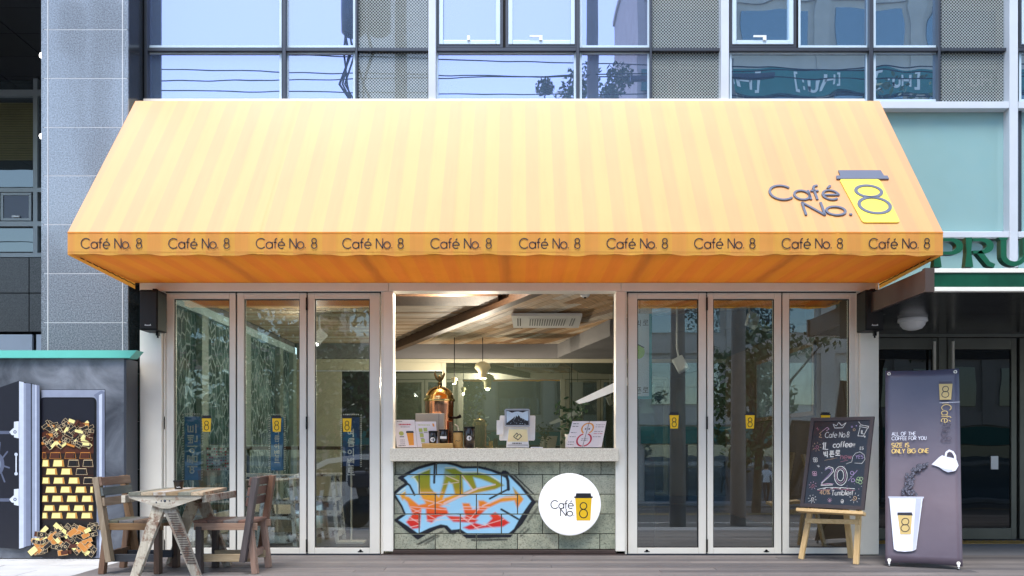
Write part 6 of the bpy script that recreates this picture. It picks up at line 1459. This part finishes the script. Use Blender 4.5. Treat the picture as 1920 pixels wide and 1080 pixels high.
def tree(x, y, h_, w, label, n=3500, low=.3):
    z0 = gz(y); t = thing("street_tree", label, "tree", (x, y, z0), "street trees across the road")
    MB().tube([(x, y, z0), (x+.1, y, z0+h_*.4), (x-.05, y, z0+h_*.75)], [.16, .11, .05], 8).build("trunk", M['bark'], t)
    mb = MB()
    cl = [(Vector((x+rt.gauss(0, w*.32), y+rt.gauss(0, w*.3), z0+h_*(low+(1-low)*rt.random()))), rt.uniform(.35, .8)*w*.45) for _ in range(26)]
    for i in range(8):
        c, r0 = cl[i]; MB; mb2 = None
    for _ in range(n):
        c, r0 = rt.choice(cl); d = Vector((rt.gauss(0, 1), rt.gauss(0, 1), rt.gauss(0, .8))).normalized()*r0*rt.random()**.4; p0 = c+d
        a = Vector((rt.uniform(-1, 1), rt.uniform(-1, 1), rt.uniform(-1, 1))).normalized()*rt.uniform(.09, .17); b = a.cross(Vector((rt.uniform(-1, 1), rt.uniform(-1, 1), rt.uniform(-1, 1)))).normalized()*.07
        mb.add([p0-a, p0+b, p0+a, p0-b], [(0, 1, 2, 3)])
    lim = MB()
    for c, r0 in cl[:9]: lim.tube([(x+.05, y, z0+h_*.35), (Vector((x, y, z0+h_*.5))+c)/2, c], [.07, .045, .015], 6)
    tag(lim.build("limb", M['bark'], t), kind="stuff")
    tag(mb.build("crown", M['leaf_far'], t), kind="stuff")
tree(-9.2, -15, 6.6, 3.6, "bushy street tree mirrored in the first left door"); tree(-6.6, -16, 6.8, 3.4, "bushy street tree mirrored in the middle left door"); tree(-4.0, -15.5, 6.2, 3.0, "street tree mirrored in the third left door"); tree(-13, -16, 7, 4, "street tree far left across the road")
tree(14.2, -23, 14.4, 5, "tall street tree mirrored in the upper right panes", 5000, .45); tree(7.6, -19, 5.8, 2.4, "small street tree mirrored in the middle right door", 2000); tree(3.1, -30, 19.6, 2.6, "tall tree mirrored in the central upper panes", 6000, .6)
# utility poles and wires
def pole(x, y, top, label, tf):
    t = thing("utility_pole", label, "utility pole", (x, y, gz(y)), "utility poles along the road")
    MB().tube([(x, y, gz(y)), (x, y, top)], [.17, .11], 14).build("shaft", mat("concrete_pole", (.22, .2, .18), .8, bstr=.1), t)
    for z in (top-.4, top-1.2): B(x-.9, x+.9, y-.05, y+.05, z, z+.1).build("crossarm", M['alu_dark'], t)
    if tf:
        for s in ((-.98, -.45) if x > -5 else (-.42, .42)): MB().lathe([(.2, top-3.1), (.26, top-3.05), (.26, top-2.2), (.2, top-2.1), (0, top-2.05)], (x+s, y+.2, 0), 18).build("transformer", M['alu_dark'], t)
        for k in range(9):
            a = -.75+rt.uniform(-.45, .35) if x > -5 else rt.uniform(-.5, .5); q_ = rt.uniform(-.12, .12); MB().tube([(x+a, y+.3, top-3.1), (x+a+q_, y+.32, top-3.6), (x+a-q_, y+.3, top-4.2), (x+a*.8+q_, y+.25, top-4.9), (x+a*.3, y+.2, top-5.6)], .022, 6).build("cable", M['black'], t)
    return t
pole(-2.5, -9.6, 12.9, "utility pole with two transformers mirrored in the upper left panes", True); pole(-8.7, -9.7, 12.2, "utility pole with transformers mirrored faintly in the granite pillar", True); pole(1.62, -9.6, 13.6, "tall utility pole mirrored in the narrow upper pane above the serving window", False); pole(3.3, -9.4, 9.2, "utility pole mirrored in the first right door", False); pole(4.75, -10.2, 9.6, "utility pole mirrored in the middle right door", False)
for i, (za, zb, y, dz) in enumerate(((8.6, 8.2, -9.6, .5), (7.9, 7.3, -9.7, .7), (9.3, 8.9, -9.8, .4), (6.4, 6.0, -10, .5), (10.2, 9.4, -9.6, .8), (10.6, 8.9, -9.9, .3), (9.0, 10.1, -9.5, .6))):
    pts = [(-30+60*k/24, y, za+(zb-za)*k/24-dz*(1-((k/12)-1)**2)) for k in range(25)]
    o = MB().tube(pts, .013, 5).build("overhead_cable", M['black'], None, origin=(0, y, za)); tag(o, ["thick black cable, second highest over the road", "black cable sagging between the poles over the road", "thin black cable just above the pole arms", "lowest black cable strung over the road", "highest black cable crossing over the road", "black cable falling steeply to the right over the road", "black cable rising to the right over the road"][i], "cable", "overhead cables along the road")
# car, parked by the near kerb
car = thing("parked_car", "silver grey saloon car mirrored in the left glass doors", "car", (-3.2, -9.3, gz(-9.3)))
cz_ = gz(-9.3); cy0, cy1 = -10.2, -8.4
cm = mat("silver_car_paint", lin((236, 238, 240)), .25, .2, var=.02, bstr=0, coat=.6); cgl = mat("dark_car_glass", (.015, .018, .022), .05, bstr=0)
prof = [(-2.25, .3), (-2.3, .62), (-2.1, .84), (-1.35, .94), (-.5, 1.36), (.1, 1.45), (.8, 1.42), (1.6, 1.05), (2.15, .98), (2.25, .7), (2.22, .3)]
cpl_ = Plane((-3.2, cy1, cz_), (1, 0, 0), (0, 0, 1), (0, 1, 0))
low = [(-2.25, .3), (-2.3, .62), (-2.1, .84), (-1.35, .94), (1.7, 1.02), (2.15, .98), (2.25, .7), (2.22, .3)]
MB().prism(low, cpl_, -1.8, 0).build("body", cm, car, bevel=.06, seg=3)
gh = [(-1.3, .93), (-.5, 1.34), (.1, 1.42), (.8, 1.4), (1.62, 1.0)]
MB().prism(gh, cpl_, -1.68, -.12).build("cabin_glass", cgl, car, bevel=.03)
mb = MB(); mb.ribbon([(-1.36, .94), (-.5, 1.37), (.1, 1.455), (.8, 1.43), (1.66, 1.03)], .1, cpl_, -.1, 0, False, 1.6); mb.build("roof", cm, car)
for x in (-.1, .85): mb = MB(); mb.ribbon([(x, .98), (x+(.0 if x < 0 else -.1), 1.4)], .07, cpl_, -.095, 0, False, .03); mb.build("door_pillar", cm, car)
for x in (-1.42, 1.4):
    for y in (cy1-.1, cy0+.1):
        w_ = MB().lathe([(.2, -.1), (.31, -.1), (.33, -.06), (.33, .06), (.31, .1), (.2, .1)], (-3.2+x, y, cz_+.33), 24, axis='y').build("wheel", M['gasket'], car); MB().lathe([(.0, .11), (.19, .105), (.2, .09)], (-3.2+x, y+.02, cz_+.33), 18, axis='y').build("rim", M['alu'], w_)
B(-3.2-1.05, -3.2-.85, cy1-.02, cy1+.16, cz_+.95, cz_+1.07).build("mirror", cm, car, bevel=.02)
for y in (cy1-.35, cy0+.1): B(-3.2-2.3, -3.2-2.1, y, y+.28, cz_+.62, cz_+.76).build("headlight", M['white'], car, bevel=.02)
# scooter
scx, scy = -2.2, -6.75; scz = gz(scy)+.11
sk = thing("scooter", "dark delivery scooter with a big rear box mirrored in the third left door", "scooter", (scx, scy, scz)); sm_ = mat("dark_scooter_plastic", (.015, .018, .03), .3, bstr=0); nav = mat("navy_cloth_cover", (.012, .02, .05), .8, bstr=.2)
for dx in (-.62, .62):
    w_ = MB().lathe([(.14, -.05), (.23, -.05), (.26, 0), (.23, .05), (.14, .05)], (scx+dx, scy, scz+.26), 24, axis='y').build("wheel", M['gasket'], sk); MB().lathe([(.0, -.02), (.14, -.03), (.14, .03), (0, .02)], (scx+dx, scy, scz+.26), 16, axis='y').build("rim", M['alu'], w_)
MB().prism([(-.5, .3), (-.35, .28), (.3, .28), (.75, .5), (.85, .68), (.2, .78), (.05, .45), (-.3, .42), (-.45, .75), (-.6, .72)], Plane((scx, scy+.12, scz), (1, 0, 0), (0, 0, 1), (0, 1, 0)), -.24, 0).build("body", sm_, sk, bevel=.04, seg=2)
B(scx+.1, scx+.75, scy-.14, scy+.14, scz+.785, scz+.86).build("seat", M['black'], sk, bevel=.03); B(scx+.5, scx+1.0, scy-.22, scy+.22, scz+.87, scz+1.25).build("rear_box", mat("white_box", (.5, .5, .5), .5, bstr=0), sk, bevel=.03)
MB().tube([(scx-.62, scy, scz+.26), (scx-.5, scy, scz+.7), (scx-.42, scy, scz+1.02)], .03, 8).build("fork", M['alu_dark'], sk); MB().tube([(scx-.38, scy-.33, scz+1.02), (scx-.44, scy, scz+1.04), (scx-.38, scy+.33, scz+1.02)], .02, 8).build("handlebar", M['black'], sk)
B(scx-.72, scx-.28, scy-.3, scy+.3, scz+.72, scz+1.0).build("hand_cover", nav, sk, bevel=.08, seg=3); MB().lathe([(.0, -.03), (.07, -.02), (.08, 0)], (scx-.55, scy+.02, scz+.85), 14, axis='x').build("headlight", M['opal'], sk)
# passers-by on the far pavement
skin = mat("skin", lin((206, 160, 130)), .55, var=.04, bstr=0); hairm = mat("dark_hair", (.015, .011, .01), .5, bstr=0); dkc = mat("dark_trousers", (.02, .02, .03), .8, bstr=0); wt = mat("white_top", (.7, .7, .7), .8, bstr=0)
def person(x, y, label, st):
    z0 = gz(y)+.12; t = thing("person", label, "person", (x, y, z0), "people walking across the street")
    J = [(0, 0, .94), (0, 0, 1.15), (0, 0, 1.38), (0, 0, 1.5), (0, 0, 1.62), (.1, 0, .9), (.12+st*.0, st*.12, .5), (.12, st*.26, .07), (.12, st*.26+.13, .04), (-.1, 0, .9), (-.12, -st*.1, .5), (-.12, -st*.3, .1), (-.12, -st*.3+.12, .05), (.19, 0, 1.36), (.24, -st*.08, 1.1), (.25, -st*.0+.08, .86), (.26, .1, .78), (-.19, 0, 1.36), (-.24, st*.08, 1.1), (-.25, .1, .87), (-.26, .12, .79)]
    E_ = [(0, 1), (1, 2), (2, 3), (3, 4), (0, 5), (5, 6), (6, 7), (7, 8), (0, 9), (9, 10), (10, 11), (11, 12), (2, 13), (13, 14), (14, 15), (15, 16), (2, 17), (17, 18), (18, 19), (19, 20)]
    Rr = [.14, .12, .15, .055, .095, .085, .06, .04, .035, .085, .06, .04, .035, .06, .04, .032, .03, .06, .04, .032, .03]
    me = bpy.data.meshes.new("body"); me.from_pydata(J, E_, []); ob = bpy.data.objects.new("body", me); COL.objects.link(ob); ob.parent = t
    md = ob.modifiers.new("skin", 'SKIN'); ob.modifiers.new("sub", 'SUBSURF').render_levels = 1
    for v_, r0 in zip(me.skin_vertices[0].data, Rr): v_.radius = (r0, r0)
    me.skin_vertices[0].data[0].use_root = True
    mm, nt, lk, p = new_mat("clothed_body"); tc = nt.new("ShaderNodeTexCoord"); sx = nt.new("ShaderNodeSeparateXYZ"); lk.new(tc.outputs["Object"], sx.inputs[0])
    dv_ = nt.new("ShaderNodeMath"); dv_.operation = 'DIVIDE'; dv_.inputs[1].default_value = 2; lk.new(sx.outputs[2], dv_.inputs[0])
    r_n = nt.new("ShaderNodeValToRGB"); cr = r_n.color_ramp; cr.interpolation = 'CONSTANT'
    cr.elements[0].color = (.015, .015, .02, 1); cr.elements[1].position = .73; cr.elements[1].color = (.62, .38, .27, 1)
    for ps_, c_ in ((.045, (.02, .02, .03, 1)), (.45, (.7, .7, .72, 1))): e = cr.elements.new(ps_); e.color = c_
    lk.new(dv_.outputs[0], r_n.inputs[0]); lk.new(r_n.outputs[0], p.inputs["Base Color"]); p.inputs["Roughness"].default_value = .8
    me.materials.append(mm)
    MB().lathe([(.0, 1.75), (.06, 1.74), (.1, 1.68), (.108, 1.6), (.09, 1.53), (.07, 1.5)], Vector((x, y-.015, z0)), 16).build("hair", hairm, t)
    f = MB(); f.lathe([(0, .014), (.014, .0)], Vector((x, y+.1, z0+1.6)), 8, axis='y')
    return t
person(4.9, -30.5, "pedestrian in a white top mirrored near the first right door", 1); person(11.2, -30.2, "pedestrian in a white top mirrored in the middle right door", -1)
